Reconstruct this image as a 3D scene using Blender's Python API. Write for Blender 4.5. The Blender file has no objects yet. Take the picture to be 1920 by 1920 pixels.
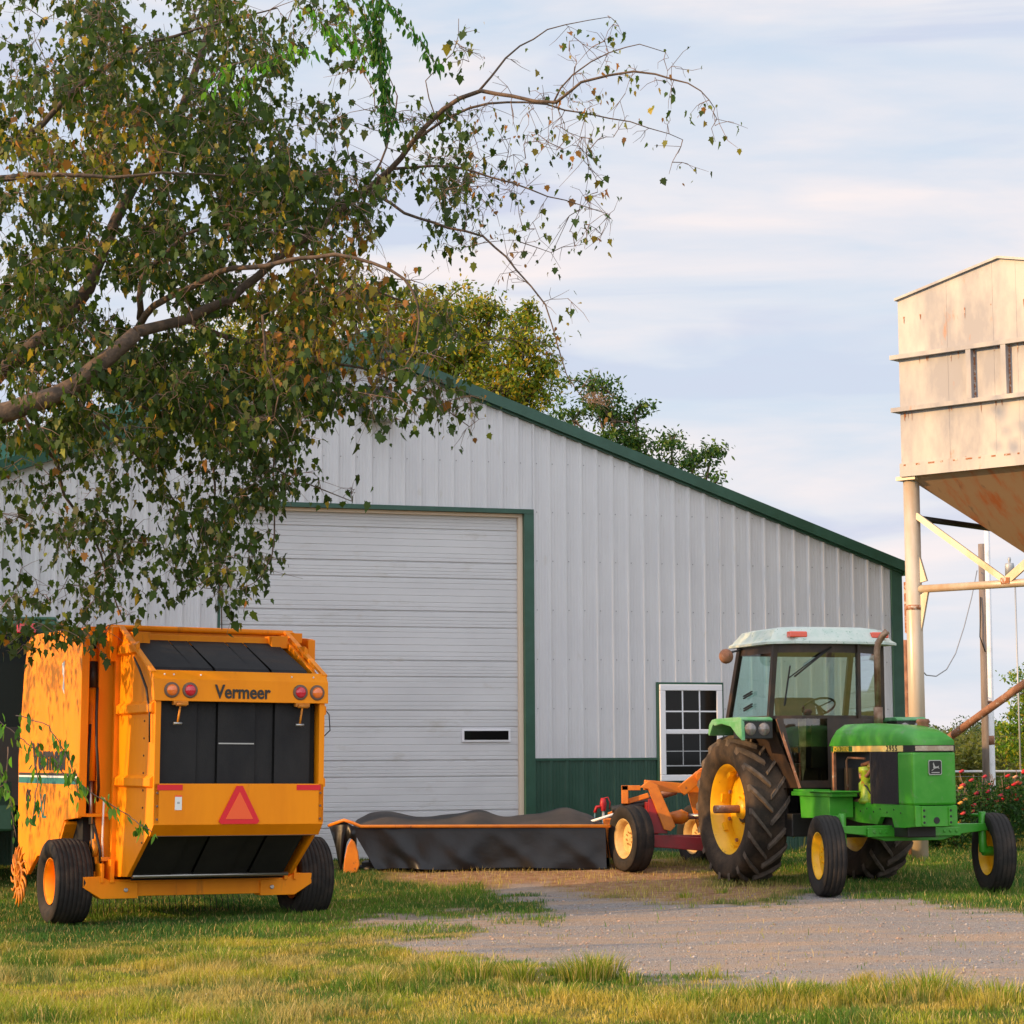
import bpy, math, random
import numpy as np
from mathutils import Vector, Matrix
random.seed(7); rng = np.random.default_rng(7)
PI = math.pi; R = math.radians
scn = bpy.context.scene

# ------------------------------------------------------------------ camera, sky, sun, exposure
PITCH, ROLL, FPX, EYE = 0.1079125, 0.005119, 4200.0, 1.6
cam_d = bpy.data.cameras.new("camera"); cam = bpy.data.objects.new("camera", cam_d)
scn.collection.objects.link(cam); scn.camera = cam
cam_d.sensor_width = 36; cam_d.lens = FPX / 1920 * 36; cam_d.clip_start = .1; cam_d.clip_end = 3000
fw = Vector((0, math.cos(PITCH), math.sin(PITCH))); r0 = Vector((1, 0, 0)); u0 = r0.cross(fw)
rt = math.cos(ROLL) * r0 - math.sin(ROLL) * u0; up = math.sin(ROLL) * r0 + math.cos(ROLL) * u0
M = Matrix((rt, up, -fw)).transposed().to_4x4(); M.translation = (0, 0, EYE); cam.matrix_world = M

SUN_EL, SUN_AZ = 19.0, 251.0          # azimuth clockwise from +Y (262 = left, a touch to the camera's side)
world = bpy.data.worlds.new("World"); scn.world = world; world.use_nodes = True
nt = world.node_tree; nt.nodes.clear()
def N(t, typ, **kw):
    n = t.nodes.new(typ)
    for k, v in kw.items():
        if k in n.inputs.keys() if isinstance(k, str) else False: n.inputs[k].default_value = v
        else: setattr(n, k, v)
    return n
out = N(nt, 'ShaderNodeOutputWorld'); bg = N(nt, 'ShaderNodeBackground'); nt.links.new(bg.outputs[0], out.inputs[0])
sky = N(nt, 'ShaderNodeTexSky'); sky.sky_type = 'NISHITA'; sky.sun_disc = False
sky.sun_elevation = R(SUN_EL); sky.sun_rotation = R(SUN_AZ); sky.air_density = 1.2; sky.dust_density = 1.5
tc = N(nt, 'ShaderNodeTexCoord'); mp = N(nt, 'ShaderNodeMapping'); mp.inputs['Scale'].default_value = (1.6, 1.6, 9.0); mp.inputs['Rotation'].default_value = (0, R(-2), 0)
nt.links.new(tc.outputs['Generated'], mp.inputs[0])
n1 = N(nt, 'ShaderNodeTexNoise'); n1.inputs['Scale'].default_value = 2.6; n1.inputs['Detail'].default_value = 7; n1.inputs['Roughness'].default_value = .55; n1.inputs['Distortion'].default_value = .35
nt.links.new(mp.outputs[0], n1.inputs['Vector'])
cr = N(nt, 'ShaderNodeValToRGB'); cr.color_ramp.elements[0].position = .34; cr.color_ramp.elements[1].position = .62
nt.links.new(n1.outputs['Fac'], cr.inputs[0])
n2 = N(nt, 'ShaderNodeTexNoise'); n2.inputs['Scale'].default_value = 4.2; n2.inputs['Detail'].default_value = 6; n2.inputs['Distortion'].default_value = .5
mp2 = N(nt, 'ShaderNodeMapping'); mp2.inputs['Scale'].default_value = (1, 1, 7.0); mp2.inputs['Location'].default_value = (3, 1, 2)
nt.links.new(tc.outputs['Generated'], mp2.inputs[0]); nt.links.new(mp2.outputs[0], n2.inputs['Vector'])
cr2 = N(nt, 'ShaderNodeValToRGB'); e = cr2.color_ramp.elements
e[0].position = .40; e[0].color = (.48, .51, .62, 1); e[1].position = .60; e[1].color = (.71, .65, .65, 1)
e2 = e.new(.48); e2.color = (.60, .605, .65, 1)
nt.links.new(n2.outputs['Fac'], cr2.inputs[0])
vm = N(nt, 'ShaderNodeVectorMath'); vm.operation = 'SCALE'; vm.inputs['Scale'].default_value = .1
nt.links.new(sky.outputs[0], vm.inputs[0])
hb = N(nt, 'ShaderNodeMix'); hb.data_type = 'RGBA'; hb.inputs['Factor'].default_value = .88; hb.inputs['B'].default_value = (.50, .575, .68, 1)
nt.links.new(vm.outputs[0], hb.inputs['A'])
mx = N(nt, 'ShaderNodeMix'); mx.data_type = 'RGBA'
nt.links.new(cr.outputs[0], mx.inputs['Factor']); nt.links.new(hb.outputs['Result'], mx.inputs['A']); nt.links.new(cr2.outputs[0], mx.inputs['B'])
# extra sky glow added behind the camera and sunward, to light camera-facing surfaces
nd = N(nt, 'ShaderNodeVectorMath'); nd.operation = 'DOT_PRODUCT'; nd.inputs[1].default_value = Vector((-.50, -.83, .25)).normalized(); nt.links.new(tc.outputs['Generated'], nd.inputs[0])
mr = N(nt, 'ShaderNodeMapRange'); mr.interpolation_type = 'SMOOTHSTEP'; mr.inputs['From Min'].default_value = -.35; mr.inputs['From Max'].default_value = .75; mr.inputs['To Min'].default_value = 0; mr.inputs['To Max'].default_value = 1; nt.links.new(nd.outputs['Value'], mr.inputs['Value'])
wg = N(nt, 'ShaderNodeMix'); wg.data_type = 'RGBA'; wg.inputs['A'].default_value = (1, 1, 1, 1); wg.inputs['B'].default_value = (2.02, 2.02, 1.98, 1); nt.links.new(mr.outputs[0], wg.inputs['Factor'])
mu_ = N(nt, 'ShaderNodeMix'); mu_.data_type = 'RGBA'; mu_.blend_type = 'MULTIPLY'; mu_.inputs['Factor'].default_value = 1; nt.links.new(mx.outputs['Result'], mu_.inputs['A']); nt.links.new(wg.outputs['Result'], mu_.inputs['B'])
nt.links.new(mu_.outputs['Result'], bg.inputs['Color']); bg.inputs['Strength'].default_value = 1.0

sun_d = bpy.data.lights.new("sun", 'SUN'); sun = bpy.data.objects.new("sun", sun_d); scn.collection.objects.link(sun)
sun_d.energy = 3.7; sun_d.angle = R(.6); sun_d.color = (1, .60, .25)
sd = Vector((math.sin(R(SUN_AZ)) * math.cos(R(SUN_EL)), math.cos(R(SUN_AZ)) * math.cos(R(SUN_EL)), math.sin(R(SUN_EL))))
sun.rotation_euler = sd.to_track_quat('Z', 'Y').to_euler()
scn.view_settings.view_transform = 'Standard'; scn.view_settings.look = 'None'
scn.view_settings.exposure = 0.45; scn.view_settings.gamma = 1.0
scn.cycles.max_bounces = 8; scn.cycles.transparent_max_bounces = 12

# ------------------------------------------------------------------ helpers
def to_px(x, y, z):
    z = z - EYE
    cz = y * np.cos(PITCH) + z * np.sin(PITCH); cy = z * np.cos(PITCH) - y * np.sin(PITCH)
    u = FPX * x / cz; v = -FPX * cy / cz
    return 960 + u * np.cos(ROLL) + v * np.sin(ROLL), 960 - u * np.sin(ROLL) + v * np.cos(ROLL)
def at(x, y, Y):
    """world point at depth Y seen in direction (x, y) of a 1920 px survey of the place"""
    a = x - 960; b = y - 960
    u = a * math.cos(ROLL) - b * math.sin(ROLL); v = a * math.sin(ROLL) + b * math.cos(ROLL)
    d = (u / FPX, math.cos(PITCH) + v / FPX * math.sin(PITCH), math.sin(PITCH) - v / FPX * math.cos(PITCH))
    t = Y / d[1]; return (d[0] * t, Y, d[2] * t + EYE)
def sst(a, b, x):
    t = np.clip((x - a) / (b - a), 0, 1); return t * t * (3 - 2 * t)
_tab = np.random.default_rng(3).random((256, 256))
def vn(x, y, s=1.0, o=0):
    x = np.asarray(x, float) * s + 57.3 + o * 13.7; y = np.asarray(y, float) * s + 91.1 + o * 7.1
    i = np.floor(x).astype(int); j = np.floor(y).astype(int); fx = x - i; fy = y - j
    fx = fx * fx * (3 - 2 * fx); fy = fy * fy * (3 - 2 * fy)
    g = lambda a, b: _tab[a & 255, b & 255]
    return (g(i, j) * (1 - fx) + g(i + 1, j) * fx) * (1 - fy) + (g(i, j + 1) * (1 - fx) + g(i + 1, j + 1) * fx) * fy
def fbm(x, y, s=1.0, o=0):
    return (vn(x, y, s, o) + .5 * vn(x, y, s * 2.1, o + 1) + .25 * vn(x, y, s * 4.3, o + 2)) / 1.75
def ground_z(x, y):
    a = .02 * np.clip(x + 4, 0, 7)
    h = a + (.25 - a) * sst(25.0, 28.0, y)
    h = h - 1.6 * sst(34, 150, y) * 1.0 + .0
    return h + (fbm(x, y, .8) - .5) * .05 * sst(0, 12, y)
def gz(x, y): return float(ground_z(np.float64(x), np.float64(y)))

class MB:
    def __init__(s): s.v = []; s.f = []; s.m = []; s.s = []
    def add(s, vs, fs, mi=0, sm=False, xf=None):
        o = len(s.v)
        if xf is not None: vs = [tuple(xf @ Vector(v)) for v in vs]
        s.v += [tuple(v) for v in vs]; s.f += [tuple(i + o for i in f) for f in fs]
        s.m += [mi] * len(fs); s.s += [sm] * len(fs); return s
    def box(s, x0, x1, y0, y1, z0, z1, mi=0, xf=None):
        v = [(x0,y0,z0),(x1,y0,z0),(x1,y1,z0),(x0,y1,z0),(x0,y0,z1),(x1,y0,z1),(x1,y1,z1),(x0,y1,z1)]
        return s.add(v, [(0,3,2,1),(4,5,6,7),(0,1,5,4),(1,2,6,5),(2,3,7,6),(3,0,4,7)], mi, False, xf)
    def prism(s, pts, axis, a, b, mi=0, xf=None):
        """polygon pts in the plane normal to axis, extruded a..b"""
        def P(p, h):
            return {'x': (h, p[0], p[1]), 'y': (p[0], h, p[1]), 'z': (p[0], p[1], h)}[axis]
        n = len(pts); v = [P(p, a) for p in pts] + [P(p, b) for p in pts]
        ar = sum(pts[i][0] * pts[(i + 1) % n][1] - pts[(i + 1) % n][0] * pts[i][1] for i in range(n))
        fl = (ar > 0) ^ (axis == 'y') ^ (a > b)
        f = [tuple(range(n))[::-1], tuple(range(n, 2 * n))] + [(i, (i + 1) % n, n + (i + 1) % n, n + i) for i in range(n)]
        if not fl: f = [q[::-1] for q in f]
        return s.add(v, f, mi, False, xf)
    def bar(s, p, q, w, h=None, mi=0, upv=(0, 0, 1)):
        p = Vector(p); q = Vector(q); d = (q - p); L = d.length; d.normalize(); h = h or w
        u = Vector(upv)
        if abs(d.dot(u)) > .98: u = Vector((1, 0, 0))
        sx = d.cross(u).normalized(); uu = sx.cross(d)
        xf = Matrix((d, sx, uu)).transposed().to_4x4(); xf.translation = p
        return s.box(0, L, -w / 2, w / 2, -h / 2, h / 2, mi, xf)
    def tube(s, pts, r, n=8, mi=0, cap=True, sm=True):
        pts = [Vector(p) for p in pts]; k = len(pts); rs = r if isinstance(r, (list, tuple)) else [r] * k
        vs = []; pu = None
        for i in range(k):
            d = (pts[min(i + 1, k - 1)] - pts[max(i - 1, 0)])
            if d.length < 1e-9: d = Vector((0, 0, 1))
            d.normalize()
            if pu is None:
                u = Vector((0, 0, 1)) if abs(d.z) < .9 else Vector((1, 0, 0))
            else: u = pu
            a = (u - d * u.dot(d))
            if a.length < 1e-6: a = d.orthogonal()
            a.normalize(); b = d.cross(a); pu = a
            for j in range(n):
                t = 2 * PI * j / n; vs.append(pts[i] + (a * math.cos(t) + b * math.sin(t)) * rs[i])
        fs = [(i * n + j, i * n + (j + 1) % n, (i + 1) * n + (j + 1) % n, (i + 1) * n + j) for i in range(k - 1) for j in range(n)]
        s.add(vs, fs, mi, sm)
        if cap:
            o = len(s.v) - k * n
            s.f += [tuple(o + j for j in range(n))[::-1], tuple(o + (k - 1) * n + j for j in range(n))]; s.m += [mi] * 2; s.s += [False] * 2
        return s
    def lathe(s, prof, n=40, c=(0, 0, 0), axis='y', mi=0, sm=True, a0=0, a1=2 * PI):
        """prof: list of (radius, height along axis)"""
        full = abs(a1 - a0 - 2 * PI) < 1e-6; nn = n if full else n + 1; k = len(prof); vs = []
        for i in range(nn):
            t = a0 + (a1 - a0) * i / n; ct, st = math.cos(t), math.sin(t)
            for r, h in prof:
                vs.append({'y': (c[0] + r * ct, c[1] + h, c[2] + r * st), 'z': (c[0] + r * ct, c[1] + r * st, c[2] + h), 'x': (c[0] + h, c[1] + r * ct, c[2] + r * st)}[axis])
        fs = []
        for i in range(n):
            i2 = (i + 1) % nn
            for j in range(k - 1):
                q = (i * k + j, i * k + j + 1, i2 * k + j + 1, i2 * k + j); fs.append(q if axis != 'y' else q[::-1])
        return s.add(vs, fs, mi, sm)
    def disc(s, r, c, axis='x', n=20, mi=0, th=.01):
        return s.lathe([(0.0001, th), (r, th), (r, -th), (0.0001, -th)], n, c, axis, mi, False)
    def build(s, name, mats, parent=None, loc=(0, 0, 0), bevel=0):
        me = bpy.data.meshes.new(name); me.from_pydata(s.v, [], s.f)
        for m in (mats if isinstance(mats, (list, tuple)) else [mats]): me.materials.append(m)
        me.polygons.foreach_set('material_index', s.m); me.polygons.foreach_set('use_smooth', s.s)
        me.validate(); me.update()
        o = bpy.data.objects.new(name, me); scn.collection.objects.link(o); o.location = loc
        if parent is not None: o.parent = parent
        if bevel:
            b = o.modifiers.new('bevel', 'BEVEL'); b.width = bevel; b.segments = 2; b.limit_method = 'ANGLE'; b.angle_limit = R(50); b.harden_normals = False
        return o
def tag(o, label=None, cat=None, group=None, kind=None):
    if label: o['label'] = label
    if cat: o['category'] = cat
    if group: o['group'] = group
    if kind: o['kind'] = kind
    return o
def empty(name, loc=(0, 0, 0), rot=(0, 0, 0)):
    o = bpy.data.objects.new(name, None); scn.collection.objects.link(o); o.location = loc; o.rotation_euler = rot
    o.empty_display_size = .2; return o
def raw_mesh(name, verts, faces_per, mats, parent=None, col=None, smooth=False, quads=None):
    """verts (n,3); faces_per (k, w) index array"""
    me = bpy.data.meshes.new(name); verts = np.asarray(verts, np.float32); F = np.asarray(faces_per, np.int32)
    me.vertices.add(len(verts)); me.vertices.foreach_set('co', verts.ravel())
    me.loops.add(F.size); me.loops.foreach_set('vertex_index', F.ravel())
    me.polygons.add(len(F)); me.polygons.foreach_set('loop_start', np.arange(len(F), dtype=np.int32) * F.shape[1])
    if smooth: me.polygons.foreach_set('use_smooth', np.ones(len(F), bool))
    for m in (mats if isinstance(mats, (list, tuple)) else [mats]): me.materials.append(m)
    me.update(calc_edges=True)
    if col is not None:
        a = me.color_attributes.new('Col', 'FLOAT_COLOR', 'POINT'); c = np.ones((len(verts), 4), np.float32); c[:, :3] = col; a.data.foreach_set('color', c.ravel())
    o = bpy.data.objects.new(name, me); scn.collection.objects.link(o)
    if parent is not None: o.parent = parent
    return o

# ------------------------------------------------------------------ materials
def mat(name, col, rough=.6, metal=0., col2=None, nscale=6., lo=.4, hi=.65, bump=0., bscale=80., spec=.5, coat=0., stretch=(1, 1, 1), col3=None, n3=25., lo3=.6, hi3=.68, coord='Object'):
    m = bpy.data.materials.new(name); m.use_nodes = True; t = m.node_tree; b = t.nodes['Principled BSDF']
    b.inputs['Base Color'].default_value = (*col, 1); b.inputs['Roughness'].default_value = rough; b.inputs['Metallic'].default_value = metal
    b.inputs['Specular IOR Level'].default_value = spec; b.inputs['Coat Weight'].default_value = coat
    tc = N(t, 'ShaderNodeTexCoord'); mp = N(t, 'ShaderNodeMapping'); mp.inputs['Scale'].default_value = stretch
    t.links.new(tc.outputs[coord], mp.inputs[0]); cur = None
    def layer(cur, base, c2, sc, lo, hi, det=6):
        n = N(t, 'ShaderNodeTexNoise'); n.inputs['Scale'].default_value = sc; n.inputs['Detail'].default_value = det; n.inputs['Roughness'].default_value = .62
        t.links.new(mp.outputs[0], n.inputs['Vector'])
        r = N(t, 'ShaderNodeMapRange'); r.inputs['From Min'].default_value = lo; r.inputs['From Max'].default_value = hi
        t.links.new(n.outputs['Fac'], r.inputs['Value'])
        x = N(t, 'ShaderNodeMix'); x.data_type = 'RGBA'; t.links.new(r.outputs[0], x.inputs['Factor'])
        if cur is None: x.inputs['A'].default_value = (*base, 1)
        else: t.links.new(cur, x.inputs['A'])
        x.inputs['B'].default_value = (*c2, 1); return x.outputs['Result']
    if col2: cur = layer(cur, col, col2, nscale, lo, hi)
    if col3: cur = layer(cur, col, col3, n3, lo3, hi3, 8)
    if cur is not None: t.links.new(cur, b.inputs['Base Color'])
    if bump:
        n = N(t, 'ShaderNodeTexNoise'); n.inputs['Scale'].default_value = bscale; n.inputs['Detail'].default_value = 5; t.links.new(mp.outputs[0], n.inputs['Vector'])
        bp = N(t, 'ShaderNodeBump'); bp.inputs['Strength'].default_value = bump; bp.inputs['Distance'].default_value = .02
        t.links.new(n.outputs['Fac'], bp.inputs['Height']); t.links.new(bp.outputs[0], b.inputs['Normal'])
    return m
def leafmat(name, trans=.35, rough=.5):
    m = bpy.data.materials.new(name); m.use_nodes = True; t = m.node_tree; b = t.nodes['Principled BSDF']; o = t.nodes['Material Output']
    a = N(t, 'ShaderNodeAttribute'); a.attribute_name = 'Col'; t.links.new(a.outputs['Color'], b.inputs['Base Color'])
    b.inputs['Roughness'].default_value = rough; b.inputs['Specular IOR Level'].default_value = .3
    tr = N(t, 'ShaderNodeBsdfTranslucent'); g = N(t, 'ShaderNodeMix'); g.data_type = 'RGBA'; g.blend_type = 'MULTIPLY'; g.inputs['Factor'].default_value = 1; g.inputs['B'].default_value = (1.5, 1.5, .6, 1)
    t.links.new(a.outputs['Color'], g.inputs['A']); t.links.new(g.outputs['Result'], tr.inputs['Color'])
    x = N(t, 'ShaderNodeMixShader'); x.inputs[0].default_value = trans
    t.links.new(b.outputs[0], x.inputs[1]); t.links.new(tr.outputs[0], x.inputs[2]); t.links.new(x.outputs[0], o.inputs['Surface'])
    return m
def glassmat(name, tint=(.75, .9, .85), refl=.12):
    m = bpy.data.materials.new(name); m.use_nodes = True; t = m.node_tree; t.nodes.remove(t.nodes['Principled BSDF']); o = t.nodes['Material Output']
    tr = N(t, 'ShaderNodeBsdfTransparent'); tr.inputs[0].default_value = (*tint, 1)
    gl = N(t, 'ShaderNodeBsdfGlossy'); gl.inputs['Roughness'].default_value = .03; gl.inputs[0].default_value = (1, 1, 1, 1)
    lw = N(t, 'ShaderNodeFresnel'); lw.inputs[0].default_value = 1.5
    ad = N(t, 'ShaderNodeMath'); ad.operation = 'ADD'; ad.inputs[1].default_value = refl; t.links.new(lw.outputs[0], ad.inputs[0])
    x = N(t, 'ShaderNodeMixShader'); t.links.new(ad.outputs[0], x.inputs[0]); t.links.new(tr.outputs[0], x.inputs[1]); t.links.new(gl.outputs[0], x.inputs[2])
    t.links.new(x.outputs[0], o.inputs['Surface']); return m

SIDING = mat('white_siding', (.63, .63, .65), .42, 0, (.56, .56, .585), 2.5, .35, .75, 0, stretch=(1, 1, .35), col3=(.52, .50, .46), n3=9, lo3=.62, hi3=.8)
DOORW = mat('door_white', (.62, .62, .64), .38, 0, (.55, .55, .57), 2, .35, .7, stretch=(.4, 1, 1), col3=(.45, .42, .38), n3=5, lo3=.60, hi3=.85)
GREEN_T = mat('green_trim', (.012, .065, .038), .4, 0, (.02, .085, .055), 4)
GREEN_P = mat('green_wainscot', (.012, .058, .036), .38, 0, (.022, .075, .05), 5, stretch=(1, 1, .4))
TEAL = mat('roof_teal', (.07, .22, .17), .35, 0, (.05, .17, .13), 3)
CREAM = mat('bare_jamb', (.78, .62, .47), .6)
SCREW = mat('screw_grey', (.25, .25, .27), .5)
VINYL = mat('vinyl_white', (.78, .78, .82), .35)
DARKG = mat('dark_glass', (.008, .008, .008), .05, 0, spec=.16)
MUNT = mat('muntin_grey', (.42, .43, .45), .5)
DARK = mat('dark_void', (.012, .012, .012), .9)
CONC = mat('concrete', (.35, .33, .3), .9, bump=.3)
YEL = mat('baler_paint', (.96, .30, .002), .5, 0, (.84, .24, .002), 2.2, .4, .7, 0, col3=(.42, .13, .02), n3=7, lo3=.61, hi3=.80, stretch=(1, 1, .22), spec=.25)
YELD = mat('baler_paint_worn', (.74, .25, .008), .55, 0, (.33, .11, .015), 6, .45, .7, 0, col3=(.16, .07, .03), n3=18, lo3=.6, hi3=.72)
BELT = mat('belt_rubber', (.016, .016, .018), .7, 0, (.027, .026, .026), 3, .35, .7, .15, 180, stretch=(1, 1, .5), spec=.25)
BELT2 = mat('belt_rubber_dark', (.012, .012, .013), .8, 0, (.02, .02, .02), 3, spec=.2)
TIRE = mat('tyre_rubber', (.024, .022, .021), .85, 0, (.055, .042, .034), 5, .45, .7, .3, 60, spec=.25)
TIRED = mat('tyre_rubber_dusty', (.034, .027, .022), .85, 0, (.10, .068, .045), 3.0, .42, .68, .3, 60, spec=.25)
LUG = mat('tyre_lug', (.085, .07, .058), .8, 0, (.17, .13, .10), 9, .4, .7, spec=.25)
BLK = mat('black_metal', (.015, .014, .013), .5)
STEEL = mat('bare_steel', (.45, .44, .42), .35, .9)
TXT = mat('decal_black', (.03, .025, .02), .5)
TEALD = mat('decal_teal', (.02, .18, .17), .5)
WHITE = mat('decal_white', (.8, .8, .78), .5)
SMV_O = mat('smv_orange', (.95, .12, .025), .5); SMV_R = mat('smv_red', (.75, .008, .02), .35)
LENS_O = mat('lens_orange', (.95, .20, .025), .2, coat=1); LENS_R = mat('lens_red', (.65, .006, .03), .2, coat=1); LENSRIM = mat('lens_rim', (.16, .10, .07), .6)
JDG = mat('tractor_green', (.032, .265, .012), .42, 0, (.07, .33, .03), 2.5, .42, .68, 0, coat=.1, col3=(.13, .24, .09), n3=8, lo3=.58, hi3=.82)
JDG2 = mat('tractor_green_faded', (.10, .36, .13), .5, 0, (.25, .45, .30), 6, .45, .7)
JDY = mat('wheel_yellow', (.86, .48, .008), .4, 0, (.78, .40, .01), 6, .4, .7, 0, col3=(.32, .13, .03), n3=14, lo3=.64, hi3=.72)
ROOFW = mat('cab_roof_paint', (.56, .62, .56), .5, 0, (.44, .55, .48), 8, .45, .7, col3=(.14, .30, .2), n3=30, lo3=.62, hi3=.66)
CABB = mat('cab_brown_black', (.032, .022, .018), .45, 0, (.06, .035, .022), 5)
GLASS = glassmat('cab_glass', (.72, .93, .86), .06)
GLASS2 = glassmat('cab_glass_clear', (.80, .9, .86), .28)
RUST = mat('rust_pipe', (.20, .085, .045), .75, 0, (.34, .16, .09), 7, .4, .6, .3, col3=(.45, .38, .33), n3=12, lo3=.6, hi3=.68)
EXH = mat('exhaust_steel', (.34, .24, .17), .42, .6, (.18, .10, .06), 7)
SILO = mat('silo_paint_tree_shade', (.49, .45, .42), .5, 0, (.27, .27, .30), 1.0, .47, .60, 0, stretch=(1, 1, .4), col3=(.40, .15, .06), n3=5, lo3=.63, hi3=.76)  # grey patches paint in dappled tree shade; orange ones are rust
RUSTY = mat('rust_edges', (.33, .12, .045), .8, 0, (.6, .5, .42), 20, .5, .6)
HOPP = mat('hopper_rust', (.36, .24, .15), .6, 0, (.40, .13, .045), 2.6, .48, .66, 0, stretch=(2.2, .6, .6), col3=(.16, .11, .08), n3=4, lo3=.6, hi3=.72)
LEGM = mat('leg_paint', (.60, .50, .38), .35, .15, (.45, .27, .14), 2.5, .5, .75, stretch=(1, 1, .3))
WOODP = mat('weathered_pole', (.26, .21, .18), .85, 0, (.17, .13, .11), 8, .4, .65, .4, 40, stretch=(1, 1, .15))
PVC = mat('white_pipe', (.72, .72, .74), .5, 0, (.5, .5, .5), 5, .55, .75)
WIRE = mat('wire_grey', (.25, .25, .26), .6)
TARP = mat('mower_cover', (.006, .006, .008), .38, 0, (.014, .012, .011), 1.6, .5, .75, .12, 12, spec=.4)
TARPT = mat('mower_cover_top', (.022, .020, .020), .8, 0, (.065, .050, .042), 1.6, .4, .7, .08, 30)
REDF = mat('red_frame', (.33, .012, .018), .4, 0, (.22, .02, .02), 5)
MORG = mat('mower_orange', (.80, .24, .012), .42, 0, (.62, .16, .015), 5, .4, .7, col3=(.2, .08, .03), n3=14, lo3=.63, hi3=.72)
RIMC = mat('rim_cream', (.74, .52, .22), .5, 0, (.55, .33, .12), 8)
HYDR = mat('hydrant_red', (.45, .012, .02), .5); GALV = mat('galvanised', (.42, .42, .42), .5, .5)
BARK = mat('bark', (.075, .052, .038), .9, 0, (.16, .105, .07), 9, .4, .65, .6, 30, coord='Object')
TWIG = mat('twig_bark', (.15, .095, .07), .85, 0, (.22, .14, .10), 9)
LEAF = leafmat('leaf', .38); LEAFV = leafmat('vine_leaf', .5); GRASS = leafmat('grass_blade', .3, .7); STONE = leafmat('stone', 0, .9)
ENG_Y = mat('engine_green', (.30, .42, .02), .4, 0, (.12, .25, .02), 12, col3=(.35, .10, .03), n3=18, lo3=.55, hi3=.62)
MESHG = mat('grille_mesh', (.018, .016, .018), .6, 0, (.03, .025, .03), 60)

# ------------------------------------------------------------------ ground
G_POLY = [(700,1726),(880,1712),(1035,1720),(1015,1690),(905,1674),(990,1660),(1110,1682),(1290,1697),(1460,1690),(1520,1674),(1612,1681),(1725,1688),(1837,1703),(1925,1710),(2600,1730),(2600,1905),(1920,1857),(1500,1849),(1200,1838),(1000,1815),(892,1800),(738,1787),(720,1765),(900,1746),(640,1744)]
D_POLY = [(610,1624),(1140,1615),(1300,1618),(1350,1655),(1500,1668),(1460,1694),(1290,1702),(1110,1692),(990,1668),(860,1662),(740,1645)]
def sdf(poly, px, py, sy=3.0):
    """signed distance, positive inside, vertical distances stretched"""
    P = np.array(poly, float); P[:, 1] *= sy; y = py * sy; d = np.full(px.shape, 1e9); ins = np.zeros(px.shape, bool)
    for i in range(len(P)):
        a = P[i]; b = P[(i + 1) % len(P)]; e = b - a; wx = px - a[0]; wy = y - a[1]
        t = np.clip((wx * e[0] + wy * e[1]) / (e @ e), 0, 1); d = np.minimum(d, np.hypot(wx - e[0] * t, wy - e[1] * t))
        c = ((a[1] > y) != (b[1] > y)) & (px < (b[0] - a[0]) * (y - a[1]) / (b[1] - a[1] + 1e-9) + a[0]); ins ^= c
    return np.where(ins, d, -d)
def zones(x, y):
    z = ground_z(x, y); yy = np.maximum(y, 4.0)
    px, py = to_px(x, yy, z)
    w = (fbm(x, y, 1.6, 5) - .5) * 90 + (fbm(x, y, 6, 9) - .5) * 60
    g = sst(-34, 30, sdf(G_POLY, px, py) + w * 1.1); d = sst(-40, 40, sdf(D_POLY, px, py) + w * 1.2)
    ok = (y > 9) & (y < 34); return np.where(ok, g, 0), np.where(ok, d, 0), px, py
def axis_pts(a, b, st, lo, hi, grow=1.35):
    c = list(np.arange(a, b + 1e-6, st)); s = st
    while c[-1] < hi: s *= grow; c.append(min(hi, c[-1] + s))
    s = st
    while c[0] > lo: s *= grow; c.insert(0, max(lo, c[0] - s))
    return np.array(c)
gx = axis_pts(-8, 9, .09, -900, 900); gy = axis_pts(11, 34, .09, -200, 1500)
X, Y = np.meshgrid(gx, gy); Zg = ground_z(X, Y); g_, d_, _, _ = zones(X, Y)
nx, ny = len(gx), len(gy); idx = np.arange(nx * ny).reshape(ny, nx)
F = np.stack([idx[:-1, :-1], idx[:-1, 1:], idx[1:, 1:], idx[1:, :-1]], -1).reshape(-1, 4)
GM = bpy.data.materials.new('ground'); GM.use_nodes = True; t = GM.node_tree; b = t.nodes['Principled BSDF']; b.inputs['Roughness'].default_value = .95; b.inputs['Specular IOR Level'].default_value = .15
tcg = N(t, 'ShaderNodeTexCoord'); A = N(t, 'ShaderNodeAttribute'); A.attribute_name = 'Col'; sep = N(t, 'ShaderNodeSeparateColor'); t.links.new(A.outputs['Color'], sep.inputs[0])
def gn(sc, det=6, ro=.6):
    n = N(t, 'ShaderNodeTexNoise'); n.inputs['Scale'].default_value = sc; n.inputs['Detail'].default_value = det; n.inputs['Roughness'].default_value = ro; t.links.new(tcg.outputs['Object'], n.inputs['Vector']); return n.outputs['Fac']
def ramp(f, st):
    c = N(t, 'ShaderNodeValToRGB'); el = c.color_ramp.elements; el[0].position, el[0].color = st[0][0], (*st[0][1], 1); el[1].position, el[1].color = st[-1][0], (*st[-1][1], 1)
    for p, q in st[1:-1]: k = el.new(p); k.color = (*q, 1)
    t.links.new(f, c.inputs[0]); return c.outputs[0]
def gmix(f, a, b_):
    x = N(t, 'ShaderNodeMix'); x.data_type = 'RGBA'; t.links.new(f, x.inputs['Factor']); t.links.new(a, x.inputs['A']); t.links.new(b_, x.inputs['B']); return x.outputs['Result']
grassc = ramp(gn(1.3), [(.3, (.07, .12, .015)), (.5, (.15, .16, .03)), (.7, (.27, .20, .06))])
vor = N(t, 'ShaderNodeTexVoronoi'); vor.inputs['Scale'].default_value = 75; t.links.new(tcg.outputs['Object'], vor.inputs['Vector'])
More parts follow.
